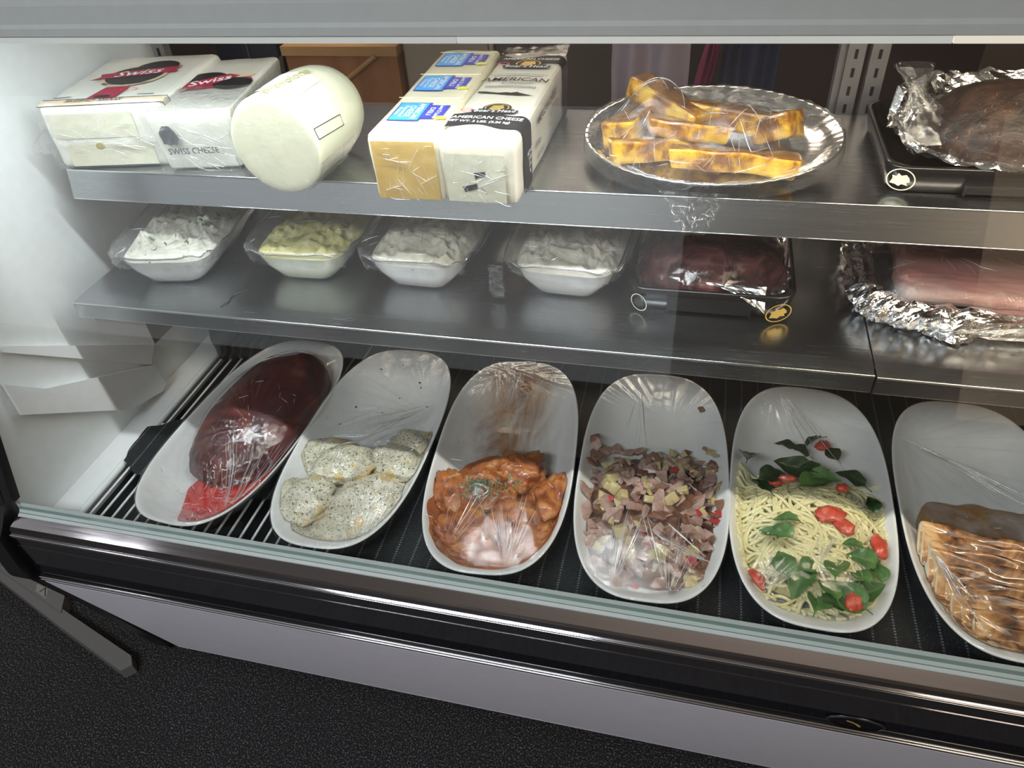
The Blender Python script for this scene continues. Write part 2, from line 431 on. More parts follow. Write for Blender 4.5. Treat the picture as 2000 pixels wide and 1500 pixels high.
# shelves
def shelf(label, x0, x1, yf, yb, zt, lip, ybend=None, tilt=0.):
    t = thing('steel_shelf', label, 'shelf', ((x0+x1)/2, (yf+yb)/2, zt-.01))
    mb = MB(); r = .0022
    if ybend: top = [(yb, zt), (yf+ybend, zt), (yf+r, zt-.0015)]
    else: top = [(yb, zt), (yf+r, zt)]
    mb.prism(top+[(yf+r, zt-.003), (yb, zt-.003)], x0, x1); mb.build('shelf_top', STEEL, t)
    zf = zt-(.0015 if ybend else 0)
    mb = MB(); mb.prism([(yf+r, zf), (yf+r*.3, zf-r*.3), (yf, zf-r), (yf-tilt, zt-lip), (yf-tilt+.0035, zt-lip-.001), (yf+.0035, zf-r)], x0, x1); mb.build('shelf_lip', STEEL, t)
    mb = MB(); mb.tube([(x0, yf+.0012, zf-.0008), (x1, yf+.0012, zf-.0008)], .0013, 8); mb.build('rolled_edge', STEEL_EDGE, t)
    mb = MB(); mb.tube([(x0, yf-tilt+.0006, zt-lip), (x1, yf-tilt+.0006, zt-lip)], .0008, 6); mb.build('hem', STEEL_EDGE, t)
    for x in (x0+.004, x1-.006):
        mb = MB(); mb.prism([(yf+.02, zt-.003), (yb, zt-.003), (yb, zt-lip-.02), (yf+.05, zt-lip)], x, x+.002); mb.build('bracket', UP, t)
    if ybend and x0 < -.9:
        mb = MB(); mb.box(x0+.001, x0+.098, yf+.022, yf+.12, zt-.088, zt-.004); mb.build('end_bracket', UP, t)
    return t
ZT, ZM, ZD, ZR = -.430, -.604, -.900, -.850
shelf('upper brushed steel shelf carrying the wrapped cheese blocks and foil platter', -.94, XR-.02, .880, 1.17, ZT, .0430, None, .010)
shelf('long lower brushed steel shelf under the four clear salad tubs', -.94, .2335, .777, 1.17, ZM, .0275, .03)
shelf('short steel shelf section under the foil wrapped pork', .2355, XR-.02, .773, 1.17, ZM+.001, .0265, .03)

# ------------------------------------------------------------------ generic shapes
def frame(cx, cy, cz, rot):
    c, s = math.cos(rot), math.sin(rot)
    return lambda u, v, w=0.: (cx+u*c-v*s, cy+u*s+v*c, cz+w)
def sup(th, n):
    c, s = math.cos(th), math.sin(th)
    return (abs(c)**(2/n)*(1 if c >= 0 else -1), abs(s)**(2/n)*(1 if s >= 0 else -1))
def blob(mb, cx, cy, cz, sx, sy, sz, rot=0, seed=0, amp=.18, f=1.6, sub=3, mat=0, flatb=.5, tilt=0, fine=0., dish=None):
    b = bmesh.new(); bmesh.ops.create_icosphere(b, subdivisions=sub, radius=1)
    c, s = math.cos(rot), math.sin(rot); o = Vector((seed*3.7, seed*1.3, seed*9.1))
    for v in b.verts:
        p = v.co.copy(); k = 1+amp*noise.noise(p*f+o)+amp*.5*noise.noise(p*f*2.3+o)+fine*noise.noise(p*9+o)
        p *= k
        if p.z < 0: p.z *= flatb
        x, y, z = p.x*sx, p.y*sy, p.z*sz
        z += tilt*y
        p = (cx+x*c-y*s, cy+x*s+y*c, cz+z)
        if dish:
            u_, v_, h_ = p; q = srad(u_, v_)
            if q > .90: k = (.90+.05*(1-math.exp(-(q-.90)*6)))/q; u_ *= k; v_ *= k
            p = dish(u_, v_, max(h_, inner_h(u_, v_)+.0015))
        v.co = Vector(p)
    return mb.bm(b, mat, True)

def fold(mb, fn, u, v, ang, ln, r, mat=1, seed=0):
    """one thin whitened crease on a film surface, doubling as a glare streak; fn(u,v) -> point just above the film"""
    P = []; n = 9
    for k in range(n):
        q = k/(n-1); w_ = .0014*nz(q*2.5, seed*1.7, 4)*ln/.1
        P.append(fn(u+ln*q*math.cos(ang)-w_*math.sin(ang), v+ln*q*math.sin(ang)+w_*math.cos(ang)))
    mb.tube(P, r, 5, mat, False, lambda q: .12+.88*math.sin(PI*q)**.6)
def crumple_sheet(mb, fn, nu, nv, mat=0, closed=False):
    return mb.grid(fn, nu, nv, mat, closed)

# ------------------------------------------------------------------ cheeses on the upper shelf
CH_W = mottled('white_cheese', [(.3, (.72, .69, .52)), (.6, (.77, .75, .60)), (.8, (.81, .80, .69))], 9, .30, .08, coat=.35, sss=.08)
CH_S = flat('white_cheese_skin', (.82, .81, .72), .22, coat=.5, bump=.05, bscale=25)
CH_Y = mottled('yellow_cheese', [(.3, (.62, .38, .09)), (.6, (.72, .48, .14)), (.8, (.80, .60, .24))], 14, .25, .12, coat=.5, sss=.05)
CH_P = flat('pale_provolone', (.80, .78, .58), .28, coat=.35, bump=.04, bscale=12)
WRAPPER_W = flat('white_cheese_wrapper', (.86, .80, .66), .25, coat=.5, bump=.10, bscale=22)
WRAPPER_Y = flat('pale_yellow_wrapper', (.87, .80, .58), .22, coat=.5, bump=.08, bscale=22)

def cheese_block(name, label, x, y, rot, wd, ln, ht, group, round_=.010, mats=None, taper=1.0, seed=1, jit=.0015):
    t = thing(name, label, 'cheese', (x, y, ZT), group)
    F = frame(x, y, ZT, rot)
    M = Matrix.Translation((x, y, ZT+ht/2+.001)) @ Matrix.Rotation(rot, 4, 'Z')
    mb = MB(); mb.rbox(wd, ln, ht, round_, M, 0, 3, taper, 6, jit, seed)
    mb.build('cheese', mats or CH_S, t)
    return t, F
def seam_line(mb, F, pts, wid=.0008, mat=0):
    P = [F(*p) for p in pts]; mb.tube(P, wid, 5, mat)

# first swiss block: left end of the shelf
W1, L1, H1 = .193, .236, .094
t1, F1 = cheese_block('swiss_cheese_block', 'wide white swiss cheese block with a tan band, nearest the end wall', -.868, 1.010, R(9.8), W1, L1, H1, 'swiss cheese blocks', .012)
topF = lambda u, v: F1(u, v, H1+.0022)
fr = lambda u, v: F1(u, -L1/2-.0022, v)
mb = MB()   # cut faces seen through the film: two paler blocks on the front
mb.grid(lambda u, v: F1(-.082+.128*u, -L1/2-.0016, .048+.036*v), 8, 4)
mb.grid(lambda u, v: F1(-.074+.135*u, -L1/2-.0016, .006+.032*v), 8, 4)
mb.build('cut_face', CH_W, t1)
mb = MB(); blob(mb, *F1(-.020, -L1/2-.001, .034), .007, .002, .007, R(9.8), 3, .2)
mb.build('cheese_eye', flat('cheese_eye_shadow', (.42, .33, .10), .5), t1)
mb = MB()   # printed logo and tan band
def disc(mb, fn, cx, cy, rx, ry, mat, n=28, wav=0, rot=0):
    pts = []
    for k in range(n):
        a = k/n*2*PI; rr = 1+wav*math.sin(a*7)
        x, y = rx*rr*math.cos(a), ry*rr*math.sin(a)
        pts.append((cx+x*math.cos(rot)-y*math.sin(rot), cy+x*math.sin(rot)+y*math.cos(rot)))
    return mb.poly(pts, fn, mat)
lay = lambda F, h: (lambda u, v: F(u, v, h))
h0 = H1+.0022
mb.poly([(-.030, -.096), (.014, -.096), (.016, -.045), (-.022, -.045)], lay(F1, h0), 1)
disc(mb, lay(F1, h0+.0003), -.008, -.086, .013, .006, 0)
disc(mb, lay(F1, h0+.0003), 0, .005, .052, .050, 2, 32)
disc(mb, lay(F1, h0+.0006), 0, .006, .045, .043, 0, 32)
disc(mb, lay(F1, h0+.0007), .020, .045, .034, .030, 0, 32)
mb.poly([(-.066, -.012), (.066, .016), (.056, .030), (.064, .044), (-.060, .016), (-.054, .002)], lay(F1, h0+.0009), 1)
text(mb, 'Swiss', .034, lay(F1, h0+.0012), 3, (0, .016), R(12), .35, .01)
text(mb, 'IMPORTED  SWISS', .009, lay(F1, h0+.0010), 0, (0, -.036), 0, 0, .005, 1, lambda x: 4*x*x)
mb.grid(lambda u, v: F1(.020+.014*math.cos(u*2*PI)*(1-.15*v), -.058+.006*math.sin(u*2*PI)*(1-.15*v), h0+.0004), 20, 2, 4, True)
mb.poly([(.045, -.083), (.070, -.083), (.070, -.081), (.045, -.081)], lay(F1, h0), 0)
mb.poly([(-.085, -.086), (-.058, -.083), (-.058, -.080), (-.085, -.083)], lay(F1, h0), 0)
# tan band folded over the front top edge and down the right side
def band1(u, v):
    return F1(-.0955+.191*u, -L1/2+.006+.018*v, H1+.0020-.003*(1-v)**3)
mb.grid(band1, 12, 5, 2)
def band1s(u, v):
    return F1(W1/2+.0018-.004*max(0, (u-.9))*10*.3, -L1/2+.006+.018*v, H1-.004-.062*u)
mb.grid(band1s, 8, 3, 2)
text(mb, 'SWISS CHEESE', .0125, lambda u, v: F1(u, v, H1+.0030), 0, (-.012, -L1/2+.0165), PI, .2, .01, 1.1)
for dv in (.0055, .0245):
    seam_line(mb, F1, [(-.0955+.191*k/12, -L1/2+dv, H1+.0022-(.0026 if dv < .01 else 0)) for k in range(13)]+[(W1/2+.0016, -L1/2+dv, H1-.006-.062*k/8) for k in range(9)], .0006, 0)
mb.build('printed_wrapper', [INK, REDPRINT, TANPRINT, WHITEPRINT, PINKPRINT], t1)
# film on the front with a gathered tuft at the left
mb = MB()
def wrap1(u, v):
    x = -.099+.198*u; z = .004+.088*v
    d = .0035+.0022*abs(nz(x*40, z*40, 2))+.003*math.exp(-((z-.044)/.006)**2)*(.6+nz(x*60, 1, 1))
    return F1(x, -L1/2-d, z)
mb.grid(wrap1, 60, 30)
def tuft1(u, v):
    a = u*2*PI; r = .016*(1-v)**.7+.003+.004*nz(a*2, v*5, 4)
    return F1(-.096-.030*v, -L1/2+.002-.006*v+r*math.cos(a)*.5, .044+r*math.sin(a)-.010*v)
mb.grid(tuft1, 26, 10, 0, True)
rl = random.Random(33)
for k in range(34): fold(mb, lambda u, v: F1(max(-.092, min(.088, u)), -L1/2-.0064, v), rl.uniform(-.09, .07), .044+rl.gauss(0, .010), rl.gauss(0, .35), .012+.03*rl.random(), .0003+.0006*rl.random()**2, 1, k)
mb.build('plastic_wrap', [FILM_H, GLARE_CREASE], t1)

# second swiss block
W2, L2, H2 = .125, .250, .087
t2, F2 = cheese_block('swiss_cheese_block', 'narrower white swiss cheese block in crinkled film, between the wide block and the provolone', -.7275, 1.012, R(10.4), W2, L2, H2, 'swiss cheese blocks', .009, None, .92, 2)
mb = MB(); h0 = H2+.0022
mb.poly([(-.062, -.030), (-.030, -.032), (.020, -.026), (.058, .000), (.050, .018), (-.058, .008)], lay(F2, h0), 1)
disc(mb, lay(F2, h0+.0003), -.022, .018, .032, .030, 0, 28)
disc(mb, lay(F2, h0+.0004), .030, -.010, .030, .026, 0, 28)
disc(mb, lay(F2, h0+.0003), .030, .030, .022, .012, 2, 24)
mb.poly([(-.052, -.022), (-.012, -.024), (.030, .026), (.010, .036), (-.050, -.004)], lay(F2, h0+.0006), 1)
text(mb, 'Swiss', .030, lay(F2, h0+.0009), 3, (-.012, .004), R(28), .3, .015)
mb.poly([(-.063, -.036), (-.036, -.038), (-.034, -.026), (-.061, -.024)], lay(F2, h0+.0007), 2)
text(mb, 'BEST', .009, lay(F2, h0+.0010), 0, (-.049, -.031), R(-4))
mb.build('printed_top', [INK, REDPRINT, TANPRINT, WHITEPRINT, INKGREY], t2); mb = MB()
f2 = lambda u, v: F2(u, -L2/2-.0019, v)
disc(mb, f2, -.034, .058, .012, .014, 4, 20, .05)
mb.poly([(-.044, .046), (-.024, .044), (-.018, .056), (-.030, .066), (-.045, .060)], f2, 4)
text(mb, 'SWISS CHEESE', .0125, lambda u, v: F2(u, -L2/2-.0019, v), 4, (-.004, .034), 0, 0, .02, .95)
mb.build('printed_front', [INK, REDPRINT, TANPRINT, WHITEPRINT, INKGREY], t2)
mb = MB()
def wrap2(u, v):
    s = v*(H2+.10); x = -.064+.128*u
    rip = .0022*abs(nz(x*35+s*18, s*30, 6))+.0016*abs(nz(x*90, s*70, 3))
    if s < H2: return F2(x*(.93+.07*s/H2), -L2/2-.0030-rip, .003+s)
    return F2(x, -L2/2+(s-H2), H2+.0034+rip)
mb.grid(wrap2, 46, 60)
def wrap2r(u, v):
    y = -L2/2+.250*u; z = H2*(.12+.88*v); rip = .003*abs(nz(y*30, z*50, 9))
    return F2(W2/2*(.92+.08*v)+.0032+rip, y, z+.003)
mb.grid(wrap2r, 50, 20)
rl = random.Random(32)
for k in range(40): fold(mb, lambda u, v: F2(max(-.054, min(.058, u)), -L2/2-.0052, max(.006, min(.080, v))), rl.uniform(-.02, .055), rl.uniform(.012, .075), rl.gauss(-.6, .5), .010+.03*rl.random(), .0003+.0006*rl.random()**2, 1, k)
mb.build('plastic_wrap', [FILM_H, GLARE_CREASE], t2)

# provolone: lying drum with a domed far end
px, py, pr = -.5445, .838, .0655
pv = thing('provolone_cheese', 'pale round provolone cheese lying on its side, overhanging the upper steel shelf edge', 'cheese', (px, py+.07, ZT))
axr = R(-3)
pc = frame(px, py, ZT+pr+.0005, axr)
prof = [(.0, 0), (.0, .55), (0, .93), (.0012, .975), (.005, 1), (.03, 1.0), (.06, 1.0), (.09, 1.0), (.115, .985), (.135, .94), (.152, .86), (.166, .72), (.176, .52), (.182, .28), (.183, .0)]
mb = MB(); n = 48
def provg(u, v):
    i = v*(len(prof)-1); k = int(min(i, len(prof)-2)); q = i-k
    y = prof[k][0]*(1-q)+prof[k+1][0]*q; r = pr*(prof[k][1]*(1-q)+prof[k+1][1]*q); a = u*2*PI
    wob = 1+.012*nz(math.cos(a)*1.5, math.sin(a)*1.5, y*9)
    return pc(r*math.cos(a)*wob, y-.0, max(-pr, r*math.sin(a)*wob))
mb.grid(provg, n, 43, 0, True); mb.build('cheese', CH_P, pv)
mb = MB()
def cyl(off): return lambda u, v: pc((pr+off)*math.cos(PI/2-u/pr), v, (pr+off)*math.sin(PI/2-u/pr))
mb.grid(lambda u, v: cyl(.0012)(-.062+.098*u, .018+.070*v), 20, 6, 0)
text(mb, 'Provolone', .022, cyl(.0022), 1, (.006, .052), R(82), .25, .01)
text(mb, 'DELI', .013, cyl(.0022), 2, (-.022, .020), R(80), 0, .03)
mb.grid(lambda u, v: cyl(.0020)(-.062+.022*u+.004*math.sin(v*9), .055+.030*v), 8, 6, 3)
seam_line(mb, lambda p, q: cyl(.0015)(p, q), [(.078, .004), (.092, .004), (.098, .07), (.084, .07), (.078, .004)], .0006, 2)
mb.build('paper_label', [flat('cream_label_paper', (.86, .85, .72), .4), flat('olive_print', (.42, .38, .16), .5), INK, INKGREY], pv)
mb = MB()
def pwrap(u, v):
    a = -1.15+.9*u; y = -.004+.10*v; rr = pr+.002+.003*abs(nz(a*9, y*60, 4))+.004*(1-u)*abs(nz(a*20, y*90, 1))
    return pc(rr*math.cos(a), y, max(-pr+.0005, rr*math.sin(a)))
mb.grid(pwrap, 40, 30)
mb.grid(lambda u, v: pc(pr*.97*v*math.cos(u*2*PI), -.0015-.0012*abs(nz(v*5*math.cos(u*6.28), v*5*math.sin(u*6.28), 3)), pr*.97*v*math.sin(u*2*PI)), 40, 14, 0, True)
def pwrap2(u, v):
    a = 2.25+.55*u; y = .004+.07*v; rr = pr+.002+.004*abs(nz(a*12, y*60, 8))
    return pc(rr*math.cos(a), y, rr*math.sin(a))
mb.grid(pwrap2, 30, 24)
mb.build('plastic_wrap', FILM_H, pv)

# two long American cheese loaves
LL = .348
def loaf(name, label, x, wd, ht, mats, y=.829, seed=4, rot=0., ln=LL, tap=1.):
    return cheese_block(name, label, x, y+ln/2, rot, wd, ln, ht, 'american cheese loaves', .009, mats, tap, seed, .0016)
ty, FY = loaf('american_cheese_loaf', 'long yellow american cheese loaf with three blue printed labels, beside the white loaf', -.3655, .0945, .0885, WRAPPER_Y, .830, 4, R(1.2))
mb = MB(); mb.grid(lambda u, v: FY(-.0415+.083*u, -LL/2-.0018, .006+.076*v), 8, 8); mb.build('cut_face', CH_Y, ty)
hY = .0885+.0021
for k, yc in enumerate((-.098, .012, .118)):
    mb = MB()
    T = lambda h: (lambda u, v: FY(u, v, hY+h))
    a, b = yc-.030, yc+.030
    mb.poly([(-.035, a-.002), (.008, a-.002), (.008, a+.006), (.036, a+.006), (.036, b-.006), (.010, b-.006), (.010, b+.002), (-.035, b+.002)], T(0), 1)
    mb.poly([(-.033, a), (.006, a), (.006, b), (-.033, b)], T(.0003), 0)
    mb.poly([(.008, a+.008), (.034, a+.008), (.034, b-.008), (.008, b-.008)], T(.0003), 1)
    mb.poly([(.027, a+.002), (.042, a+.004), (.044, a+.010), (.034, a+.016), (.028, a+.012)], T(.0005), 3)
    text(mb, 'AMERICAN', .0118, T(.0006), 2, (-.002, yc), R(-90), 0, .012, .92)
    text(mb, 'CHEESE', .0118, T(.0006), 2, (-.013, yc), R(-90), 0, .012)
    text(mb, 'Pasteurized', .0085, T(.0006), 2, (-.0215, yc), R(-90), .1, .005)
    text(mb, 'Process', .0085, T(.0006), 2, (-.0285, yc), R(-90), .1, .005)
    text(mb, 'Land O Lakes', .0085, T(.0006), 2, (.0265, yc), R(-90), .15, .01)
    text(mb, 'DELI', .0095, T(.0006), 2, (.0155, yc), R(-90), 0, .012, 1.5)
    text(mb, 'YELLOW', .0075, T(.0006), 4, (-.0425, yc+.004), R(-90), 0, .0)
    mb.build('printed_label', [BLUE_L, BLUE_D, WHITEPRINT, YELLOWPRINT, INK], ty)
for yy in (.052, -.045, .155): mb = MB(); seam_line(mb, FY, [(-.046+.092*k/10, yy+.002*nz(k, yy), .0885+.0014) for k in range(11)], .0005); mb.build('wrapper_fold', WRAPPER_Y, ty)
mb = MB()
mb.grid(lambda u, v: FY(-.045+.09*u, -LL/2-.0030-.0022*abs(nz(u*6+v*3, v*5, 7)), .004+.080*v), 44, 36)
rl = random.Random(31)
for k in range(26): fold(mb, lambda u, v: FY(max(-.042, min(.042, u)), -LL/2-.0046, max(.006, min(.078, v))), rl.uniform(-.035, .03), rl.uniform(.01, .075), rl.gauss(-.5, .8), .010+.03*rl.random(), .0003+.0003*rl.random(), 1, k)
mb.build('plastic_wrap', [FILM, GLARE_CREASE], ty)

tw, FW = loaf('american_cheese_loaf', 'long white american cheese loaf with black printed bands, beside the yellow loaf', -.2655, .1005, .0865, WRAPPER_W, .826, 9, R(-.6), .345, .96)
hW = .0865+.0024; LW = .345
mb = MB()
T = lambda h: (lambda u, v: FW(u, v, hW+h))
S = lambda h: (lambda u, v: FW(.0502*(.96+.04*min(1, v/.08))+.0022+h, u, v))
def wavy(u): return .010*math.sin((u-.1)*5.2)*math.exp(-((u-.45)*1.6)**2)
def around(s_, y, h=.0):
    """a point on the wrapper going over the top (s 0..0.6), round the right edge and down the side (to s 1)"""
    rc = .011
    if s_ < .58: return FW(-.049+(.049+.0505-rc)*s_/.58, y, hW+h)
    if s_ < .66:
        a = (s_-.58)/.08*PI/2; return FW(.0505-rc+(rc+.0016+h)*math.sin(a), y, hW-rc+(rc+h)*math.cos(a))
    q = (s_-.66)/.34; z = (hW-rc)*(1-q)+.004*q
    return FW(.0505*(.96+.04*z/hW)+.0018+h, y, z)
def blackband(y0, wd_, sgn=1):
    mb.grid(lambda u, v: around(u, y0+(sgn*wavy(u/.58) if u < .6 else sgn*wavy(1.03))+wd_*v, .0004), 60, 4, 0)
WPR = [flat('black_wrapper_print', (.025, .022, .022), .3, coat=.4), WHITEPRINT, GOLD, INKGREY, PINKPRINT]
blackband(.110, .034, -1)
mb.build('printed_band', WPR, tw); mb = MB()
blackband(-.134, .042)
mb.build('printed_band', WPR, tw); mb = MB()
text(mb, 'AMERICAN CHEESE', .0125, T(.0007), 1, (-.001, -.105), R(-3), 0, .012, .88, lambda x: -1.4*x*x)
text(mb, 'NET WT. 5 LBS. (2.26 kg)', .0088, T(.0007), 1, (-.010, -.1185), R(-3), 0, .02, .9)
text(mb, 'AMERICAN CHEESE', .011, T(.0007), 1, (.002, .130), 0, 0, .01, .9)
def loafmark(yc, s=1.):
    disc(mb, T(.0006), .002, yc+.012*s, .019*s, .016*s, 0, 28)
    disc(mb, T(.0008), .002, yc+.012*s, .0165*s, .0135*s, 2, 28)
    disc(mb, T(.0010), .002, yc+.012*s, .0145*s, .0115*s, 0, 28)
    mb.poly([(-.008*s, yc+.006*s), (.004*s, yc+.002*s), (.012*s, yc+.010*s), (.009*s, yc+.020*s), (-.004*s, yc+.019*s)], T(.0012), 2)
    mb.poly([(-.026*s, yc-.008*s), (.030*s, yc-.008*s), (.034*s, yc+.002*s), (.024*s, yc+.007*s), (-.020*s, yc+.007*s), (-.030*s, yc+.001*s)], T(.0011), 0)
    text(mb, "Boar's Head", .0125*s, T(.0014), 1, (.002*s, yc-.0005*s), 0, .1, .01, .9)
loafmark(-.083)
loafmark(.095, 1.15)
text(mb, 'AMERICAN', .021, T(.0008), 0, (.000, .040), R(0), .12, .012, .92, lambda x: -3*x*x)
text(mb, 'Cheese', .014, T(.0009), 3, (.004, .025), R(2), .45, .0, 1.1)
text(mb, 'SLICED PASTEURIZED PROCESS', .0068, T(.0006), 3, (0, .062), 0, 0, 0, .9, lambda x: -3*x*x)
for q in (0, 1, 2):
    seam_line(mb, FW, [(-.036+.072*k/10, (.056, .013, .009)[q]-3*(-.036+.072*k/10)**2, hW+.0004) for k in range(11)], .00035, 3)
mb.poly([(-.040, -.017), (.040, -.024), (.018, -.014), (.014, -.010), (.006, -.014), (0, -.012), (-.012, -.015), (-.030, -.011), (-.040, -.012)], T(.0006), 0)
for cx_, cy_ in ((-.036, -.080), (-.035, .108)):
    mb.grid(lambda u, v: T(.0007)(cx_+.0085*math.cos(u*2*PI)*(1-.25*v), cy_+.006*math.sin(u*2*PI)*(1-.25*v)), 22, 2, 4, True)
text(mb, 'AMERICAN CHEESE', .0155, S(.0008), 0, (.0, .068), 0, 0, .01, .95)
for k in range(8):
    text(mb, 'pasteurized process cheese milk salt', .0062, S(.0008), 3, (.045+.004*(k % 3), .055-.0062*k), 0, 0, .006, .7 if k % 2 else .55)
text(mb, 'White', .014, S(.0008), 3, (-.060, .040), 0, .3, .01)
text(mb, 'KEEP COLD', .009, S(.0008), 3, (-.045, .022), 0, 0, .01)
for k, s_ in enumerate(('NET WT', '5 LBS', '2.26', 'kg')): text(mb, s_, .0075, S(.0014), 1, (-.111, .050-.008*k), 0, 0, .01, .9)
f3 = lambda u, v: FW(u, -LW/2-.0024, v)
mb.poly([(-.004, .047), (.011, .049), (.011, .042), (.002, .041), (-.002, .038)], f3, 0)
mb.poly([(-.020, .028), (-.001, .033), (.000, .026), (-.017, .021)], f3, 0)
text(mb, 'cheese', .004, f3, 3, (.008, .024), R(-50))
mb.build('printed_wrapper', WPR, tw)
mb = MB(); mb.grid(lambda u, v: FW(-.040+.076*u, -LW/2-.0019, .008+.062*v), 8, 8); mb.build('cut_face', CH_W, tw)
mb = MB()
mb.grid(lambda u, v: FW((-.050+.10*u)*(.96+.04*v), -LW/2-.0032-.0026*abs(nz(u*5+v*2, v*6, 17)), .003+.082*v), 44, 36)
for k in range(26): fold(mb, lambda u, v: FW(max(-.042, min(.042, u)), -LW/2-.0048, max(.006, min(.076, v))), rl.uniform(-.035, .03), rl.uniform(.01, .06), rl.gauss(.3, .8), .010+.03*rl.random(), .0003+.0003*rl.random(), 1, k)
mb.build('plastic_wrap', [FILM, GLARE_CREASE], tw); mb = MB()
mb.grid(lambda u, v: FW(-.049+.101*u, LW/2-.03+.032*v, hW+.002+.004*abs(nz(u*8, v*3, 3))+.006*v*u), 30, 10)
mb.build('plastic_wrap', FILM, tw)

# ------------------------------------------------------------------ foil platter with yellow slices
PLT = (.008, 1.000); PA, PB = .168, .130; PT = R(7)
plat = thing('foil_platter', 'oval silver foil platter with a shallow rim on the upper steel shelf', 'platter', (PLT[0], PLT[1], ZT))
def pt(u, v, h): return (PLT[0]+u, PLT[1]+v*math.cos(PT), ZT+.002+(v+PB)*math.sin(PT)+h)
def plg(u, v):
    a = u*2*PI; P_ = [(0, .0), (.45, 0), (.80, .001), (.86, .006), (.93, .015), (.985, .019), (1.0, .0185), (1.0, .0172), (.985, .0175), (.92, .0135), (.85, .004), (.5, -.0014), (0, -.0014)]
    i = v*(len(P_)-1); k = int(min(i, len(P_)-2)); q = i-k; r = P_[k][0]*(1-q)+P_[k+1][0]*q; h = P_[k][1]*(1-q)+P_[k+1][1]*q
    if r > .8: h += .0006*math.sin(a*60)*(r-.8)*5
    return pt(PA*r*math.cos(a), PB*r*math.sin(a), h+.0015)
mb = MB(); mb.grid(plg, 180, 37, 0, True); mb.build('platter', FOIL_S, plat)
PLANT = mottled('fried_yellow_slice', [(.32, (.07, .022, .006)), (.45, (.26, .10, .014)), (.55, (.58, .32, .025)), (.70, (.74, .50, .045))], 30, .35, .5, .003, 6, coat=.3)
PLANT_T = mottled('browned_slice_top', [(.3, (.06, .020, .006)), (.5, (.22, .085, .014)), (.68, (.50, .26, .03))], 40, .4, .6, .003, 6, coat=.2)
slabs = [(-.068, -.042, .016, .120, .040, .022, 24, 4, 'long yellow fried slice lowest at the front of the foil platter'),
         (.030, -.066, .016, .150, .036, .020, -4, 2, 'flat browned slice along the front rim of the foil platter'),
         (-.105, .008, .020, .095, .046, .026, 72, 5, 'upright yellow slice at the rounded end of the foil platter'),
         (-.060, .018, .046, .115, .040, .022, -38, 14, 'yellow slice leaning on top of the pile on the foil platter'),
         (.030, .004, .034, .130, .036, .022, -16, 3, 'brown topped slice reaching to the middle of the foil platter'),
         (.082, -.006, .030, .050, .052, .024, -22, -20, 'wedge shaped browned end slice pointing up on the foil platter'),
         (-.030, -.030, .036, .100, .034, .018, 6, 8, 'short yellow slice under the leaning one on the foil platter')]
for i, (u, v, h, a, b, c, rz, tl, lab) in enumerate(slabs):
    M = Matrix.Translation(pt(u, v, h)) @ Matrix.Rotation(R(rz), 4, 'Z') @ Matrix.Rotation(R(tl), 4, 'Y') @ Matrix.Rotation(R(-12), 4, 'X')
    mb = MB(); mb.rbox(a*1.08, b*1.12, c*1.35, .004, M, 0, 2, .92, 9, .004, i+1)
    o = mb.build('fried_slice', [PLANT, PLANT_T]); tag(o, lab, 'food', 'yellow fried slices on the foil platter')
    for p in o.data.polygons:
        if p.normal.z > .75: p.material_index = 1
mb = MB()
def bump_p(u, v): return max(.060*math.exp(-((u+.072)/.055)**2-((v+.0)/.060)**2), .044*math.exp(-((u-.03)/.085)**2-((v+.02)/.05)**2), 0)
def pwr(u, v):
    a = u*2*PI; r = min(1.0, v*1.12)
    x, y = PA*r*math.cos(a), PB*r*math.sin(a)
    h = .021+bump_p(x, y)*1.12-.006*(1-r*r)
    h += .0035*abs(nz(a*5, r*9, 3))*(.35+r)+.0022*nz(x*70, y*70, 5)+.002*abs(nz(a*22, r*3, 8))*r
    if v > .893:
        q = (v-.893)/.107; h = .021-.020*q; x *= 1+.03*q-.02*q*q; y *= 1+.03*q
    return pt(x, y, h)
mb.grid(pwr, 150, 46, 0, True)
rp = random.Random(5)
def hang(u, v):
    x = -.055+.085*u*(1-.65*v)+.03*v; z = -.055*v
    return pt(x+.003*nz(v*9, u*9), -PB-.004-.007*abs(nz(u*9, v*7, 2))-.004*v, z+.012)
mb.grid(hang, 26, 18)
for k in range(34): fold(mb, lambda u, v: hang(max(0, min(1, u)), max(0, min(1, v))), rp.uniform(.05, .85), rp.uniform(0, .7), rp.gauss(1.4, .6), .12+.25*rp.random(), .0003+.0006*rp.random()**2, 1, k)
def pup(u, v):
    q = math.hypot(u/PA, v/PB); k_ = min(1, .97/max(q, .01)); u *= k_; v *= k_; q *= k_
    return pt(u, v, .0235+bump_p(u, v)*1.12-.006*(1-q*q))
for k in range(110):
    fold(mb, pup, rp.uniform(-.15, .12), rp.uniform(-.115, .06), rp.choice((90, 60, 115, 20))*PI/180+rp.gauss(0, .4), .010+.035*rp.random(), .0003+.0006*rp.random()**2, 1, k)
tag(mb.build('cling_film', [sheet('platter_film', .12, .02, .08, .6, 60, .004), GLARE_CREASE]), 'crinkled clear film stretched over the foil platter, hanging below the shelf edge', 'plastic wrap', 'clear wraps over the food')

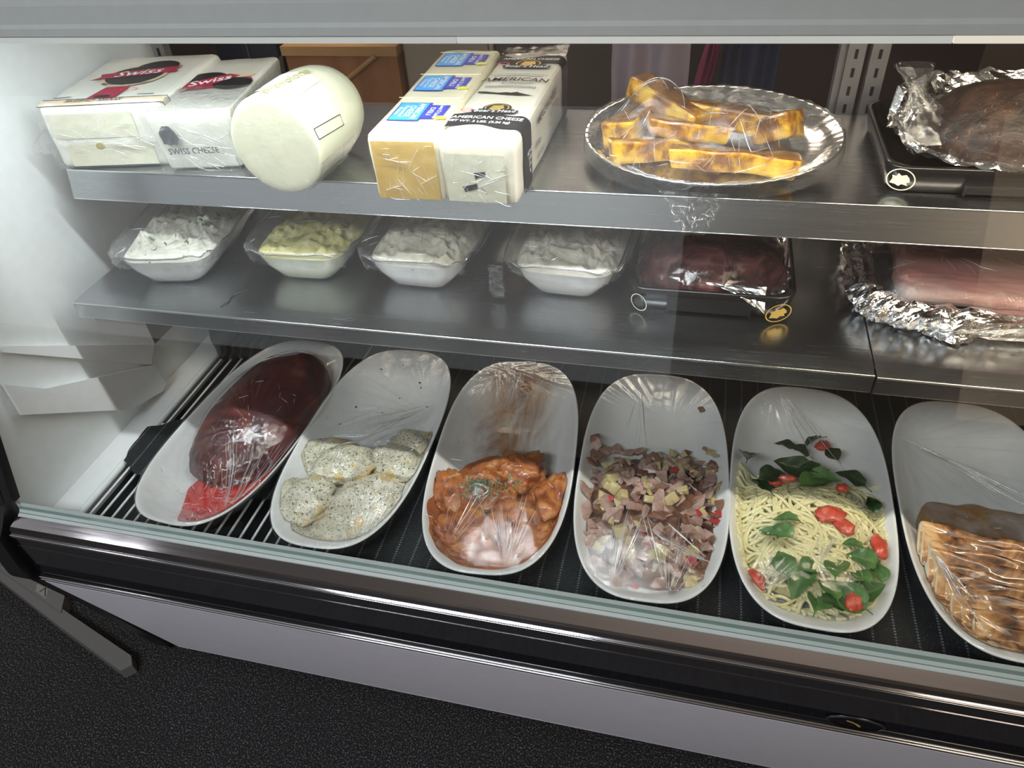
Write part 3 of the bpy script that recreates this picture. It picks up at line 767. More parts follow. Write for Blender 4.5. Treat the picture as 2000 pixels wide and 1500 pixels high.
# ------------------------------------------------------------------ black trays with gold emblem
def tray(label, x0, x1, y0, y1, zt, h, flare=.006):
    t = thing('black_tray', label, 'tray', ((x0+x1)/2, (y0+y1)/2, zt), 'black plastic deli trays')
    w, d = (x1-x0)/2, (y1-y0)/2; cx, cy = (x0+x1)/2, (y0+y1)/2
    def ring(k, z):  # k: outward offset
        pts = []
        for i in range(48):
            a = i/48*2*PI; c = .028
            q = [(1, 1), (-1, 1), (-1, -1), (1, -1)][int(i/12) % 4]
            b = (i % 12)/11*PI/2+int(i/12)*PI/2
            pts.append((cx+q[0]*(w+k-c)+c*math.cos(b), cy+q[1]*(d+k-c)+c*math.sin(b), zt+z))
        return pts
    prof = [(-.004, .0), (0, .002), (flare*.5, h*.5), (flare, h-.002), (flare-.001, h), (flare-.006, h), (flare-.007, h-.002), (-.008, .006), (-.02, .005)]
    rings = [ring(k, z) for k, z in prof]
    vs = [p for r in rings for p in r]; n = 48
    fs = [(j*n+i, j*n+(i+1) % n, (j+1)*n+(i+1) % n, (j+1)*n+i) for j in range(len(prof)-1) for i in range(n)]
    fs += [tuple(range((len(prof)-1)*n, len(prof)*n)), tuple(range(n))[::-1]]
    mb = MB(); mb.add(vs, fs); mb.build('tray_body', TRAYBLACK, t)
    mb = MB(); mb.box(cx-w*.50, cx+w*.50, y0-.007, y0, zt+.004, zt+h*.72); mb.box(cx-w*.50-.003, cx-w*.50, y0-.008, y0, zt+.002, zt+h*.8); mb.box(cx+w*.50, cx+w*.50+.003, y0-.008, y0, zt+.002, zt+h*.8)
    mb.build('front_handle', TRAYBLACK, t)
    return t, frame
def oval_emblem(t, F, rx, ry, ring_m, fig_m):
    mb = MB()
    mb.grid(lambda u, v: F(rx*math.cos(u*2*PI)*(1-.09*v), ry*math.sin(u*2*PI)*(1-.09*v), .0012), 36, 2, 0, True)
    fig = [(-.75, -.45), (-.6, .05), (-.68, .35), (-.35, .30), (-.25, .62), (.0, .40), (.35, .55), (.62, .25), (.70, -.1), (.45, -.25), (.62, -.5), (.15, -.42), (-.05, -.65), (-.35, -.5)]
    mb.add([F(rx*.92*a, ry*.92*b, .0013) for a, b in fig], [tuple(range(len(fig)))], 1, False)
    mb.build('oval_emblem', [ring_m, fig_m], t)
TRB, _ = tray('black plastic tray with cream oval emblem under the dark roast on the upper steel shelf', .222, .56, .918, 1.135, ZT, .034)
oval_emblem(TRB, lambda u, v, h: (.2335+u*.93-h*.35, .9185-u*.36-.004-h, ZT+.0185+v), .0165, .0135, CREAMPRINT, CREAMPRINT)
TRM, _ = tray('black plastic tray with gold oval emblem holding the sliced dark beef', -.078, .136, .884, 1.105, ZM, .036)
oval_emblem(TRM, lambda u, v, h: (.1205+u*.90, .8825+u*.42-.0095-h, ZM+.0165+v), .0190, .0140, GOLD, GOLD)
oval_emblem(TRM, lambda u, v, h: (-.0655+u*.8, .8825-u*.55-.0085-h, ZM+.0165+v), .0145, .0130, CREAMPRINT, flat('tray_emblem_fill', (.02, .02, .02), .3))

ROAST = mottled('dark_crusted_roast', [(.32, (.006, .003, .002)), (.5, (.024, .010, .006)), (.68, (.060, .028, .016))], 34, .55, 1.0, .006, 8, coat=.04, fleck=((.16, .09, .045), 170, .68))
mb = MB(); blob(mb, .372, 1.020, ZT+.030, .108, .085, .072, R(8), 5, .10, 1.3, 5, flatb=.35, fine=.03)
tag(mb.build('roast', ROAST), 'dark crusted round roast in foil on the upper steel shelf', 'meat')
mb = MB()
def skirt(u, v):
    a = u*2*PI; r = .82+.42*v
    x, y = .372+.118*r*math.cos(a), 1.020+.092*r*math.sin(a)
    h = .030+.026*(v-.3)*(1 if math.sin(a) > -.3 else .35)+.010*nz(a*3, v*4, 1)+.006*nz(a*11, v*9, 2)+(.03*v if math.sin(a) > .3 else 0)
    return (x+.006*nz(a*7, v*7, 5), y+.006*nz(a*7, v*7, 6), ZT+max(.026+.004*v, h))
mb.grid(skirt, 90, 12, 0, True, False)
tag(mb.build('foil_sheet', FOIL), 'crumpled foil sheet folded up around the dark round roast', 'foil', 'crumpled foil sheets')
mb = MB()
def knot(u, v):
    a = u*2*PI
    P_ = [(.0, .036), (.25, .030), (.5, .018), (.62, .010), (.75, .014), (1, .022)]
    i = v*5; k = int(min(i, 4)); q = i-k; r = P_[k][1]*(1-q)+P_[k+1][1]*q
    r *= 1+.5*nz(math.cos(a)*2+v*3, math.sin(a)*2, 4)+.25*nz(a*6, v*6, 2)
    c0 = Vector((.262, .985, ZT+.052)); c1 = Vector((.238, 1.02, ZT+.118))
    c = c0.lerp(c1, v); return (c.x+r*math.cos(a), c.y+r*math.sin(a)*.6, c.z+.012*math.sin(a)*(1-v))
mb.grid(knot, 44, 26, 0, True)
tag(mb.build('cling_film', FILM), 'knotted clear film bunched at the side of the dark round roast', 'plastic wrap', 'clear wraps over the food')

BEEF = mottled('rare_beef', [(.30, (.018, .008, .008)), (.46, (.075, .022, .022)), (.60, (.17, .050, .050)), (.74, (.28, .14, .12))], 26, .42, .9, .005, 7, coat=.35, dist=1.2)
mb = MB(); blob(mb, .022, .990, ZM+.012, .108, .098, .066, R(-6), 11, .13, 1.6, 5, flatb=.12, fine=.05)
tag(mb.build('beef_joint', BEEF), 'dark red beef joint on foil in the black tray with gold emblem', 'meat')
mb = MB()
def lining(u, v):
    a = u*2*PI; x, y = sup(a, 5); r = .70+.33*v
    h = .010+.030*max(0, v-.25)**.7+.003*nz(a*6, v*5, 2)
    px_, py_ = .029+.104*r*x, .9945+.108*r*y
    front = max(0, -y)
    if v > .75: h += .002-.010*(v-.75)*4*front*max(0, math.sin(u*2*PI*1.0+PI)) 
    return (px_+.002*nz(a*9, v*9, 7), py_+.002*nz(a*9, v*9, 8)-.010*max(0, v-.8)*front, ZM+h+.002*nz(a*14, v*11, 1))
mb.grid(lining, 110, 12, 0, True, False)
fl = [(.052, .885, .036), (.118, .893, .040), (.122, .872, .026), (.108, .868, .016), (.085, .874, .022)]
mb.grid(lambda u, v: (.022+.080*u, .896-.030*v*u+.003*nz(u*5, v*5), ZM+.041-.024*v*u*u+.002*nz(u*9, v*4, 3)), 14, 8, 0, False, False)
tag(mb.build('foil_sheet', FOIL_S), 'smooth foil sheet lining the black tray with gold emblem', 'foil', 'crumpled foil sheets')
mb = MB()
def bfilm(u, v):
    x = -.075+.208*u; y = .888+.21*v; d = ((x-.02)/.105)**2+((y-.985)/.095)**2
    h = .040+.044*math.sqrt(max(0, 1-d))+.0015*abs(nz(x*60, y*30, 1)); return (x, y, ZM+h)
mb.grid(bfilm, 40, 34)
tag(mb.build('cling_film', FILM_T), 'tight clear film over the beef joint in the black tray', 'plastic wrap', 'clear wraps over the food')

# foil wrapped pork slab
PORK = mottled('pink_pork', [(.25, (.30, .095, .085)), (.43, (.52, .235, .20)), (.55, (.70, .46, .40)), (.68, (.84, .70, .62))], 7, .34, .25, .003, 5, coat=.4, dist=.8, stretch=(.35, 1.0, 2.2))
mb = MB()
M = Matrix.Translation((.440, .985, ZM+.045)) @ Matrix.Rotation(R(-3), 4, 'Z')
mb.rbox(.35, .185, .054, .020, M, 0, 4, .95, 8, .008, 3)
tag(mb.build('pork_slab', PORK), 'pink slab of pork with pale fat streaks in a foil tray', 'meat')
mb = MB()
def pfoil(u, v):
    a = u*2*PI; x, y = sup(a, 4.5)
    r = 1-.14*math.sin(min(1, v)*PI*.6)*0; off = [.000, .012, .018, .012, -.004, -.016, -.022]
    zz = [.002, .012, .026, .036, .041, .036, .030]
    i = v*6; k = int(min(i, 5)); q = i-k; o_ = off[k]*(1-q)+off[k+1]*q; z_ = zz[k]*(1-q)+zz[k+1]*q
    j = .007*nz(a*9, v*5, 1)+.004*nz(a*26, v*9, 2)
    return (.432+(.205+o_+j)*x, .980+(.108+o_+j)*y, ZM+max(.0015, z_+.007*nz(a*13, v*4, 4)*min(1, v*4)))
mb.grid(pfoil, 190, 16, 0, True, False)
mb.grid(lambda u, v: (.300+.07*u, .870-.022*v*(1-abs(2*u-1))+.003*nz(u*6, v*6), ZM+.020-.016*v+.004*nz(u*6, v*4, 3)), 12, 7, 0, False, False)
tag(mb.build('foil_tray', FOIL), 'crumpled foil tray folded around the pink pork slab', 'foil', 'crumpled foil sheets')
mb = MB()
def pfilm(u, v):
    x = .236+.40*u; y = .885+.20*v
    h = .074+.004*abs(nz(x*25, y*40, 2))-.030*max(0, 1-u*5)**2-.036*max(0, 1-v*4.5)**2
    h += .003*abs(nz(x*15-y*20, y*10, 8)); return (x, y, ZM+h)
mb.grid(pfilm, 70, 36)
for k in range(60):
    u0, v0 = rp.uniform(.26, .6), rp.uniform(.90, 1.02); fold(mb, lambda x, y: (x, y, pfilm((x-.236)/.40, (y-.885)/.20)[2]+.0006), u0, v0, rp.gauss(2.2, .7), .015+.04*rp.random(), .0003+.0005*rp.random()**2, 1, k)
tag(mb.build('cling_film', [FILM, GLARE_CREASE]), 'wrinkled clear film over the pink pork slab', 'plastic wrap', 'clear wraps over the food')

# ------------------------------------------------------------------ clear salad tubs
SAL = {}
SAL['a'] = mottled('creamy_herb_salad', [(.3, (.50, .48, .38)), (.5, (.72, .70, .60)), (.75, (.82, .80, .72))], 45, .5, .7, .004, 5, fleck=((.04, .10, .03), 60, .66), coat=.1)
SAL['b'] = mottled('yellow_egg_salad', [(.3, (.42, .36, .10)), (.5, (.62, .58, .24)), (.75, (.75, .72, .45))], 50, .5, .7, .004, 5, coat=.1)
SAL['c'] = mottled('pale_chicken_salad', [(.3, (.52, .48, .36)), (.5, (.72, .68, .56)), (.75, (.82, .79, .70))], 60, .5, .8, .004, 6, fleck=((.10, .09, .05), 190, .70), coat=.1)
SAL['d'] = mottled('pale_seafood_salad', [(.3, (.54, .49, .38)), (.5, (.74, .69, .58)), (.75, (.82, .79, .72))], 50, .5, .8, .004, 6, fleck=((.45, .10, .06), 120, .74), coat=.1)
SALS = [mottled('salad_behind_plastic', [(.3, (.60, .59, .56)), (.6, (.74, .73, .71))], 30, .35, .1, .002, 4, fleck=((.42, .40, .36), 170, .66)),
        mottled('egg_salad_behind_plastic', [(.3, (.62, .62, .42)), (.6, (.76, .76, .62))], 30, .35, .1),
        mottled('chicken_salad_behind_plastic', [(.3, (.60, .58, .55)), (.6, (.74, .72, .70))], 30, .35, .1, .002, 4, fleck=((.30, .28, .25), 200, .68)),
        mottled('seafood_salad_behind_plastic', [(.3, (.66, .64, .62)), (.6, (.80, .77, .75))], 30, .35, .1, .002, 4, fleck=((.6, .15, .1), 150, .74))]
tubs = [(-.800, .848, .0, 'a', 'clear wavy rim tub of creamy salad with green herbs, nearest the white end wall', 'creamy white salad with dark herbs in the tub nearest the white end wall', R(9), .020),
        (-.588, .885, .0, 'b', 'clear wavy rim tub of yellow egg salad on the lower steel shelf', 'yellow egg salad heaped in its clear tub', R(1), .014),
        (-.400, .886, .0, 'c', 'clear wavy rim tub of pale chicken salad beside the egg salad', 'pale lumpy chicken salad in the tub beside the egg salad', R(-2), .022),
        (-.176, .893, .0, 'd', 'clear wavy rim tub of pale salad beside the black tray of beef', 'pale salad with tiny red flecks in the tub beside the black tray', R(-3), .020)]
TWB, TWT, TL_, TH = .050, .089, .285, .060
for i, (x, y, _, key, lt, ls, rt_, mound) in enumerate(tubs):
    F = frame(x, y, ZM+.0008, rt_)
    def ringp(wb, l0, l1, z, n=60, wave=0, ex=6.):
        cy_, hl = (l0+l1)/2, (l1-l0)/2; out = []
        for k in range(n):
            a = k/n*2*PI; sx_, sy_ = sup(a, ex)
            out.append(F(wb*sx_, cy_+hl*sy_, z+wave*math.sin(a*13+i)))
        return out
    def shell(mb, rings, mat=0, cap0=True, cap1=False):
        n = len(rings[0]); vs = [p for r in rings for p in r]
        fs = [(j*n+k, j*n+(k+1) % n, (j+1)*n+(k+1) % n, (j+1)*n+k) for j in range(len(rings)-1) for k in range(n)]
        if cap0: fs.append(tuple(range(n))[::-1])
        if cap1: fs.append(tuple(range(len(vs)-n, len(vs))))
        mb.add(vs, fs, mat)
    t = thing('salad_tub', lt, 'tub', (x, y+TL_/2, ZM), 'clear salad tubs')
    mb = MB()
    shell(mb, [ringp(TWB-.006, .006, TL_-.006, 0), ringp(TWB, .0, TL_, .004), ringp(TWB+.020, -.009, TL_+.008, .026), ringp(TWT-.010, -.016, TL_+.014, TH*.80), ringp(TWT-.002, -.021, TL_+.018, TH, wave=.0022), ringp(TWT+.003, -.025, TL_+.022, TH+.001, wave=.0026)])
    mb.build('tub_wall', TUB, t)
    mb = MB()
    P_ = ringp(TWT+.003, -.025, TL_+.022, TH+.0015, 120, .0026); mb.tube(P_+[P_[0]], .0011, 6, cap=False)
    mb.build('tub_rim', sheet('tub_rim_plastic_%s' % key, .22, .10, .08, 0, tint=(.45, .44, .48)), t)
    mb = MB()
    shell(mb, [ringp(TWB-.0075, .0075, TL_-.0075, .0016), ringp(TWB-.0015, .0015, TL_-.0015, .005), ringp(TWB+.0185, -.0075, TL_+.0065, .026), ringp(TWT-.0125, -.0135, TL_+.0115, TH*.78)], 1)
    def top(u, v):
        a = u*2*PI; sx_, sy_ = sup(a, 6-3*(1-v)); r = v
        X_, Y_ = (TWT-.0125)*sx_*r, TL_/2-.001+(TL_/2+.0125)*sy_*r
        h = TH*.78+mound*(1-r**3)*(1.0+.25*math.sin(Y_*9+i))+(.013*nz(X_*36, Y_*36, i+3)+.009*nz(X_*90, Y_*90, i)+.004*nz(X_*190, Y_*190, i))*min(1, (1-r)*6)
        return F(X_, Y_, h)
    mb.grid(top, 150, 56, 0, True)
    so = mb.build('salad', [SAL[key], SALS[i]])
    tag(so, ls, 'salad', 'salads in the clear tubs', 'stuff')
    mb = MB()
    def tf(u, v):
        a = u*2*PI; sx_, sy_ = sup(a, 6-3*max(0, 1-v*1.25)); r = min(1, v*1.25)
        X_, Y_ = (TWT+.004)*sx_*r, TL_/2-.001+(TL_/2+.024)*sy_*r
        h = TH+.003+(mound*.75-.004)*(1-r**3)+.003*abs(nz(X_*35, Y_*35, i*3))+.0035*abs(nz(a*9, r*3, i))*r
        if v > .8:
            q = (v-.8)/.2; k_ = 1+.012*math.sin(q*3)
            h = TH+.003-.026*q*(.7+.8*abs(nz(a*3, 1, i*5))) ; X_ *= k_*(1-.07*q); Y_ = TL_/2+(Y_-TL_/2)*(k_-.01*q)
            rr = .004*nz(a*12, q*4, i); X_ += rr*sx_; Y_ += rr*sy_
        return F(X_, Y_, h)
    mb.grid(tf, 110, 34, 0, True)
    rt5 = random.Random(i+90)
    def tup(u, v):
        r = max(abs(u)/TWT, abs(v-TL_/2)/(TL_/2+.02))
        return F(u, v, TH+.0055+(mound*.75-.004)*(1-min(1, r)**3))
    for k in range(26): fold(mb, tup, rt5.uniform(-.08, .06), rt5.uniform(-.01, .08), rt5.random()*6.3, .008+.022*rt5.random(), .0003+.0005*rt5.random()**2, 1, k)
    if i == 3:
        mb.grid(lambda u, v: F(-TWT-.004+.022*(u-.5)+.003*nz(u*6, v*6), -.024-.004*abs(nz(u*4, v*8, 2)), TH-.055*v), 12, 20)
    tag(mb.build('cling_film', [FILM_H if i == 0 else FILM, GLARE_CREASE]), ['crinkled film over the tub nearest the white end wall', 'film over the yellow egg salad tub', 'crinkled film over the pale chicken salad tub', 'film over the salad tub beside the black tray'][i], 'plastic wrap', 'clear wraps over the food')
mb = MB()   # dark thread lying on the lower shelf
mb.tube([(-.690+.02*k/14+.004*math.sin(k*.7), .800+.060*k/14, ZM+.001+.0006*math.sin(k)) for k in range(15)], .0009, 6)
tag(mb.build('dark_thread', INK), 'short dark thread of food lying on the lower steel shelf in front of the tubs', 'scrap')

# ------------------------------------------------------------------ deck: wire rack and mesh mat
rack = thing('wire_rack', 'white coated wire deck rack seen at the left end of the case', 'wire rack', (-.3, .83, ZD-.012))
mb = MB(); mb.tube([(-.940, .566, ZD-.004), (-.940, 1.20, ZD-.004)], .0062, 12); mb.build('frame_tube', WIRE, rack)
for y in (.820, 1.19): MB().tube([(-.940, y, ZD-.0085), (1.0, y, ZD-.0085)], .004, 8).build('cross_bar', WIRE, rack)
wm = MB(); wm.tube([(0, .566, 0), (0, 1.20, 0)], .0022, 8); wme = mesh_of(wm, 'wire', WIRE)
for k in range(30):
    piece('wire', wme, rack, (-.921+.0213*k, 0, ZD-.0022))

def mat_mat():
    t = NT('black_mesh_mat'); v = t.coord()
    sp = t.n('ShaderNodeSeparateXYZ'); t.l(v, sp.inputs[0])
    def saw(o, f): return t.math('FRACT', t.math('MULTIPLY', o, f))
    fx = t.math('ABSOLUTE', t.math('SUBTRACT', saw(sp.outputs[0], 420), .5)); fy = t.math('ABSOLUTE', t.math('SUBTRACT', saw(sp.outputs[1], 420), .5))
    h = t.math('MAXIMUM', fx, fy)
    line = t.math('LESS_THAN', t.math('ABSOLUTE', t.math('SUBTRACT', saw(t.math('ADD', sp.outputs[0], t.math('MULTIPLY', t.noise(4, 2), .010)), 36), .5)), .05)
    dots = t.math('LESS_THAN', saw(sp.outputs[1], 230), .5)
    d = t.math('MULTIPLY', t.math('MULTIPLY', line, dots), t.noise(60, 2))
    n2 = t.noise(700, 1)
    c = t.mix(t.math('MULTIPLY', h, .6), (.004, .005, .006), (.017, .021, .022))
    c = t.mix(t.math('MULTIPLY', d, 1.0, True), c, (.30, .33, .33))
    c = t.mix(t.ramp(n2, [(.66, (0, 0, 0)), (.72, (.35, .35, .35))]), c, (.30, .33, .33))
    t.pbr(c, .55, 0., t.bump(h, .6, .001)); return t.m
MM = mat_mat()
mats_ = MB()
def matpoly(pts, name):
    b = bmesh.new(); f = b.faces.new([b.verts.new((x, y, ZD+.0012)) for x, y in pts]); bmesh.ops.triangulate(b, faces=[f])
    bmesh.ops.subdivide_edges(b, edges=list(b.edges), cuts=5, use_grid_fill=True)
    for v in b.verts: v.co += Vector((.005*nz(v.co.x, v.co.y, 5, 45), .005*nz(v.co.x, v.co.y, 8, 45), .0022*abs(nz(v.co.x, v.co.y, 3, 12))))
    q = MB(); q.bm(b, 0, True); return q.build('mesh_mat', MM)
outline = [(-.47, .566), (.99, .566), (.99, 1.19), (-.62, 1.19), (-.60, .95), (-.50, .85), (-.52, .70)]
tag(matpoly(outline, 'mesh_mat'), 'black woven mesh mat under the white oval dishes', 'mat', 'mesh mats on the deck')
o2 = [(-.943, .752), (-.946, .795), (-.915, .815), (-.880, .835), (-.80, .86), (-.66, .80), (-.62, .68), (-.78, .635), (-.852, .655), (-.868, .680), (-.893, .688), (-.915, .702), (-.935, .712)]
ZDK = ZD; ZD = ZD+.0045
tag(matpoly(o2, 'mesh_mat'), 'small ragged black mesh piece on the wire rack left of the red dish', 'mat', 'mesh mats on the deck')

ZD = ZDK
# dark package lying behind the first dish
pk = thing('food_package', 'black and red printed package lying behind the dish of dark red meat', 'package', (-.73, 1.10, ZD))
M = Matrix.Translation((-.787, 1.112, ZD+.047)) @ Matrix.Rotation(R(10), 4, 'Z')
MB().rbox(.30, .17, .088, .014, M, 0, 3, 1., 5, .006, 6).build('package_body', flat('black_package', (.012, .011, .012), .25, coat=.4, bump=.2, bscale=20), pk)
fp = frame(-.787, 1.112, ZD+.0925, R(10)); mb = MB()
mb.grid(lambda u, v: fp(-.09+.20*u, -.05+.085*v, .0015), 6, 6, 0); text(mb, 'BEEF', .03, lambda u, v: fp(u, v, .0025), 1, (.03, -.01))
mb.build('package_print', [flat('deep_red_print', (.20, .008, .015), .3), WHITEPRINT], pk)

# ------------------------------------------------------------------ white oval dishes
DA, DB, DN, DH = .1135, .2345, 2.85, .050
def srad(u, v): return (abs(u/DA)**DN+abs(v/DB)**DN)**(1/DN)
DPROF = [(0, .006), (.45, .006), (.58, .008), (.70, .015), (.80, .025), (.90, .038), (.955, .0470), (.975, .0495), (.99, .0503), (1.0, .0495), (1.0, .0480), (.985, .0455), (.94, .036), (.84, .020), (.74, .008), (.66, .001), (.60, 0), (.3, .0005), (0, .0005)]
def inner_h(u, v):
    r = min(srad(u, v), .99)
    for (a, h0), (b, h1) in zip(DPROF, DPROF[1:9]):
        if a <= r <= b: return h0+(h1-h0)*(r-a)/(b-a)
    return .05
DZ = ZR-DH
DM = MB()
def dg_(u, v):
    i = v*(len(DPROF)-1)*2; j = i/2; k = int(min(j, len(DPROF)-2)); q = j-k
    r = DPROF[k][0]*(1-q)+DPROF[k+1][0]*q; h = DPROF[k][1]*(1-q)+DPROF[k+1][1]*q
    x, y = sup(u*2*PI, DN); return (DA*r*x, DB*r*y, h)
DM.grid(dg_, 128, (len(DPROF)-1)*2+1, 0, True)
dish_me = mesh_of(DM, 'oval_dish', DISH)
DISHES = [(-.722, .802, -4.2, 'white oval dish of dark red glazed meat, nearest the white end wall'),
          (-.497, .802, 1.0, 'white oval dish of herbed chicken breasts'),
          (-.260, .802, 5.0, 'white oval dish of chicken in orange sauce'),
          (-.025, .802, 2.5, 'white oval dish of chopped beef and potato hash'),
          (.203, .803, -1.5, 'white oval dish of spaghetti with spinach and tomato'),
          (.437, .803, -1.0, 'white oval dish of grilled sliced chicken, cut off by the frame edge')]
DF = []
for x, y, rz, lab in DISHES:
    o = piece('oval_dish', dish_me, None, (x, y, DZ+.0032), (0, 0, R(rz)))
    tag(o, lab, 'dish', 'white oval deli dishes on the bottom deck'); DF.append(frame(x, y, DZ+.0032, R(rz)))

def dish_film(F, hfun, seed, label, mat, streaks=(), sag=.004, crump=.0018, ray=.0028, nu=220, nv=72, tail=.016, part=None, tent=None, folds=(), specks=30):
    """stretched clear film; hfun(u,v) is the height of the food below it; streaks = (u,v,reach,amount) tension fans;
    folds = (u, v, angle, spread, shortest, longest, count) fans of fine creases"""
    mb = MB()
    def fh(u_, v_, r, an):
        base = .0515-sag*(1-r*r)
        if tent:
            tu, tw, ta, tb = tent; q = min(1, max(0, (v_+.2345)/.125)); q = q*(1.25-.25*q)
            if v_ > tb: q *= math.exp(-((v_-tb)/.07)**2)
            base += ta*q*math.exp(-((u_-tu)/tw)**4)*max(0, 1-r**8)
        h = max(base, hfun(u_, v_)+.0025)
        for (su, sv, rea, am) in streaks:
            dx, dy = u_-su, v_-sv; q = math.hypot(dx, dy)
            if q < rea*2.2:
                h += am*max(0, nz(math.atan2(dy, dx)*13, q*6, seed+3)+.15)*math.exp(-((q-rea*.55)/(rea*.55))**2)
        h += ray*r*r*r*(1-.8*max(0, r-.93)/.07)*max(0, nz(math.cos(an)*9, math.sin(an)*9, seed+r*.7))*(1 if r < 1 else .3)
        return h+crump*abs(nz(u_*45+seed, v_*30, 1))*(1-.6*r)
    def fn(a_, v):
        x, y = sup(a_*2*PI, DN); r = min(1., v/.9); an = a_*2*PI
        u_, v_ = DA*r*x*1.004, DB*r*y*1.002
        h = fh(u_, v_, r, an)
        if v > .9:
            q = (v-.9)/.1; n_ = nz(math.cos(an)*4, math.sin(an)*4, seed)
            h = .0525-q*(tail*(.7+.9*abs(n_))); k = 1+.016*math.sin(q*2.4)+.01*q*nz(math.cos(an)*14, math.sin(an)*14, seed+q*2); u_ *= k; v_ *= 1+(k-1)*.5
        return F(u_, v_, h)
    mb.grid(fn, nu, nv, 0, True)
    rr = random.Random(seed)
    def up(u, v):
        r = srad(u, v)
        if r > .985: u *= .985/r; v *= .985/r; r = .985
        return F(u, v, fh(u, v, r, math.atan2(v/DB, u/DA))+.0006)
    for (fu, fv, fa, sp, l0, l1, cn) in folds:
        for k in range(cn):
            a = R(fa+sp*(rr.random()-.5)); st = .012+.03*rr.random(); ln = l0+(l1-l0)*rr.random()
            fold(mb, up, fu+st*math.cos(a), fv+st*math.sin(a), a, ln, .0003+.0006*rr.random()**2, 1, k)
    for k in range(specks):
        u, v = rr.uniform(-.09, .09), rr.uniform(-.21, .05)
        fold(mb, up, u, v, rr.random()*6.3, .006+.014*rr.random(), .0003+.0003*rr.random(), 1, k)
    if part: part(mb)
    return tag(mb.build('cling_film', [mat, GLARE_CREASE]), label, 'plastic wrap', 'clear wraps over the food')
def G(u, v, cu, cv, su, sv, h, p=2): return h*math.exp(-abs((u-cu)/su)**p-abs((v-cv)/sv)**p)
def puddle(F, name, label, cat, mat, hz, u0, u1, v0, v1, edge, nu=130, nv=130, kind='stuff', smear=None):
    """a pool or smear lying on the inside of a dish; kept where edge(u,v) > 0"""
    mb = MB(); idx = {}; vs = []; fs = []
    def vid(i, j):
        if (i, j) not in idx:
            u, v = u0+(u1-u0)*i/(nu-1), v0+(v1-v0)*j/(nv-1); e = max(-1, min(0, edge(u, v)/.14))
            z = max(inner_h(u, v)+.0011, hz(u, v)); lo = inner_h(u, v)-.0014
            idx[(i, j)] = len(vs); vs.append(F(u, v, z+(lo-z)*min(1, -e)))
        return idx[(i, j)]
    for j in range(nv-1):
        for i in range(nu-1):
            u, v = u0+(u1-u0)*(i+.5)/(nu-1), v0+(v1-v0)*(j+.5)/(nv-1)
            if edge(u, v) > -.2 and srad(u, v) < .96: fs.append((vid(i, j), vid(i+1, j), vid(i+1, j+1), vid(i, j+1)))
    mb.add(vs, fs); return tag(mb.build(name, mat), label, cat, None, kind)

# 1: dark red meat with red sauce
F = DF[0]
MEAT1 = mottled('dark_red_glazed_meat', [(.3, (.022, .002, .002)), (.5, (.075, .007, .006)), (.7, (.16, .026, .014))], 22, .45, .6, .004, 8, coat=.10, dist=.8)
mb = MB(); b = bmesh.new(); bmesh.ops.create_icosphere(b, subdivisions=5, radius=1)
def ham_shape(p):
    x, y = p.x, p.y; k = 1+.06*nz(p.x*2, p.y*2, p.z*2+3)+.02*nz(p.x*7, p.y*7, p.z*7)
    return Vector((.092*x*k*(1-.08*y), .165*(abs(y)**.8*(1 if y > 0 else -1))*k, (.066 if p.z > 0 else .022)*p.z*k*(1+.08*y)))
for v in b.verts: v.co = Vector(F(*(ham_shape(v.co)+Vector((.012, .030, .034)))))
mb.bm(b); tag(mb.build('glazed_meat', MEAT1), 'dark red glazed joint of meat lying along its white oval dish', 'meat')
REDSAUCE = mottled('red_sauce', [(.3, (.42, .012, .010)), (.6, (.58, .030, .022))], 20, .10, .1, .002, 3, coat=.8)
puddle(F, 'red_sauce', 'bright red sauce pooled at the front of the dish of dark red meat', 'sauce', REDSAUCE, lambda u, v: .026, -.04, .108, -.230, -.02, lambda u, v: 1-((u-.050)/.072)**2-((v+.125)/.105)**2+.25*nz(u*30, v*30, 3) + min(0, (.95-srad(u, v))*4))
def h1(u, v):
    q = 1-((u-.012)/.096)**2-((v-.030)/.168)**2
    return .038+.064*math.sqrt(q) if q > 0 else 0
def h1s(u, v):   # taut from the meat down to the rim
    q = math.hypot((u-.012)/.096, (v-.03)/.168)
    return max(h1(u, v), .051+.030*max(0, 1.25-q)**1.2 if q > .8 else 0)
def tail1(mb): mb.grid(lambda u, v: F(.060+.05*u+.004*nz(u*5, v*5), -.222-.012*v+.004*nz(u*8, v*8, 3)+.09*u*u*.3, .040-.040*v+.004*nz(u*8, v*6, 9)), 16, 12)
dish_film(F, h1s, 1, 'tightly streaked clear film over the dark red meat', FILM_S, ((.075, -.23, .13, .0062), (.055, -.05, .10, .0035), (.0, -.20, .12, .003)), .003, .0008, .0030, part=tail1, folds=((.098, -.222, 102, 42, .09, .17, 26), (.06, .17, 200, 30, .05, .10, 10), (.035, -.185, 80, 360, .008, .022, 26)), specks=40)

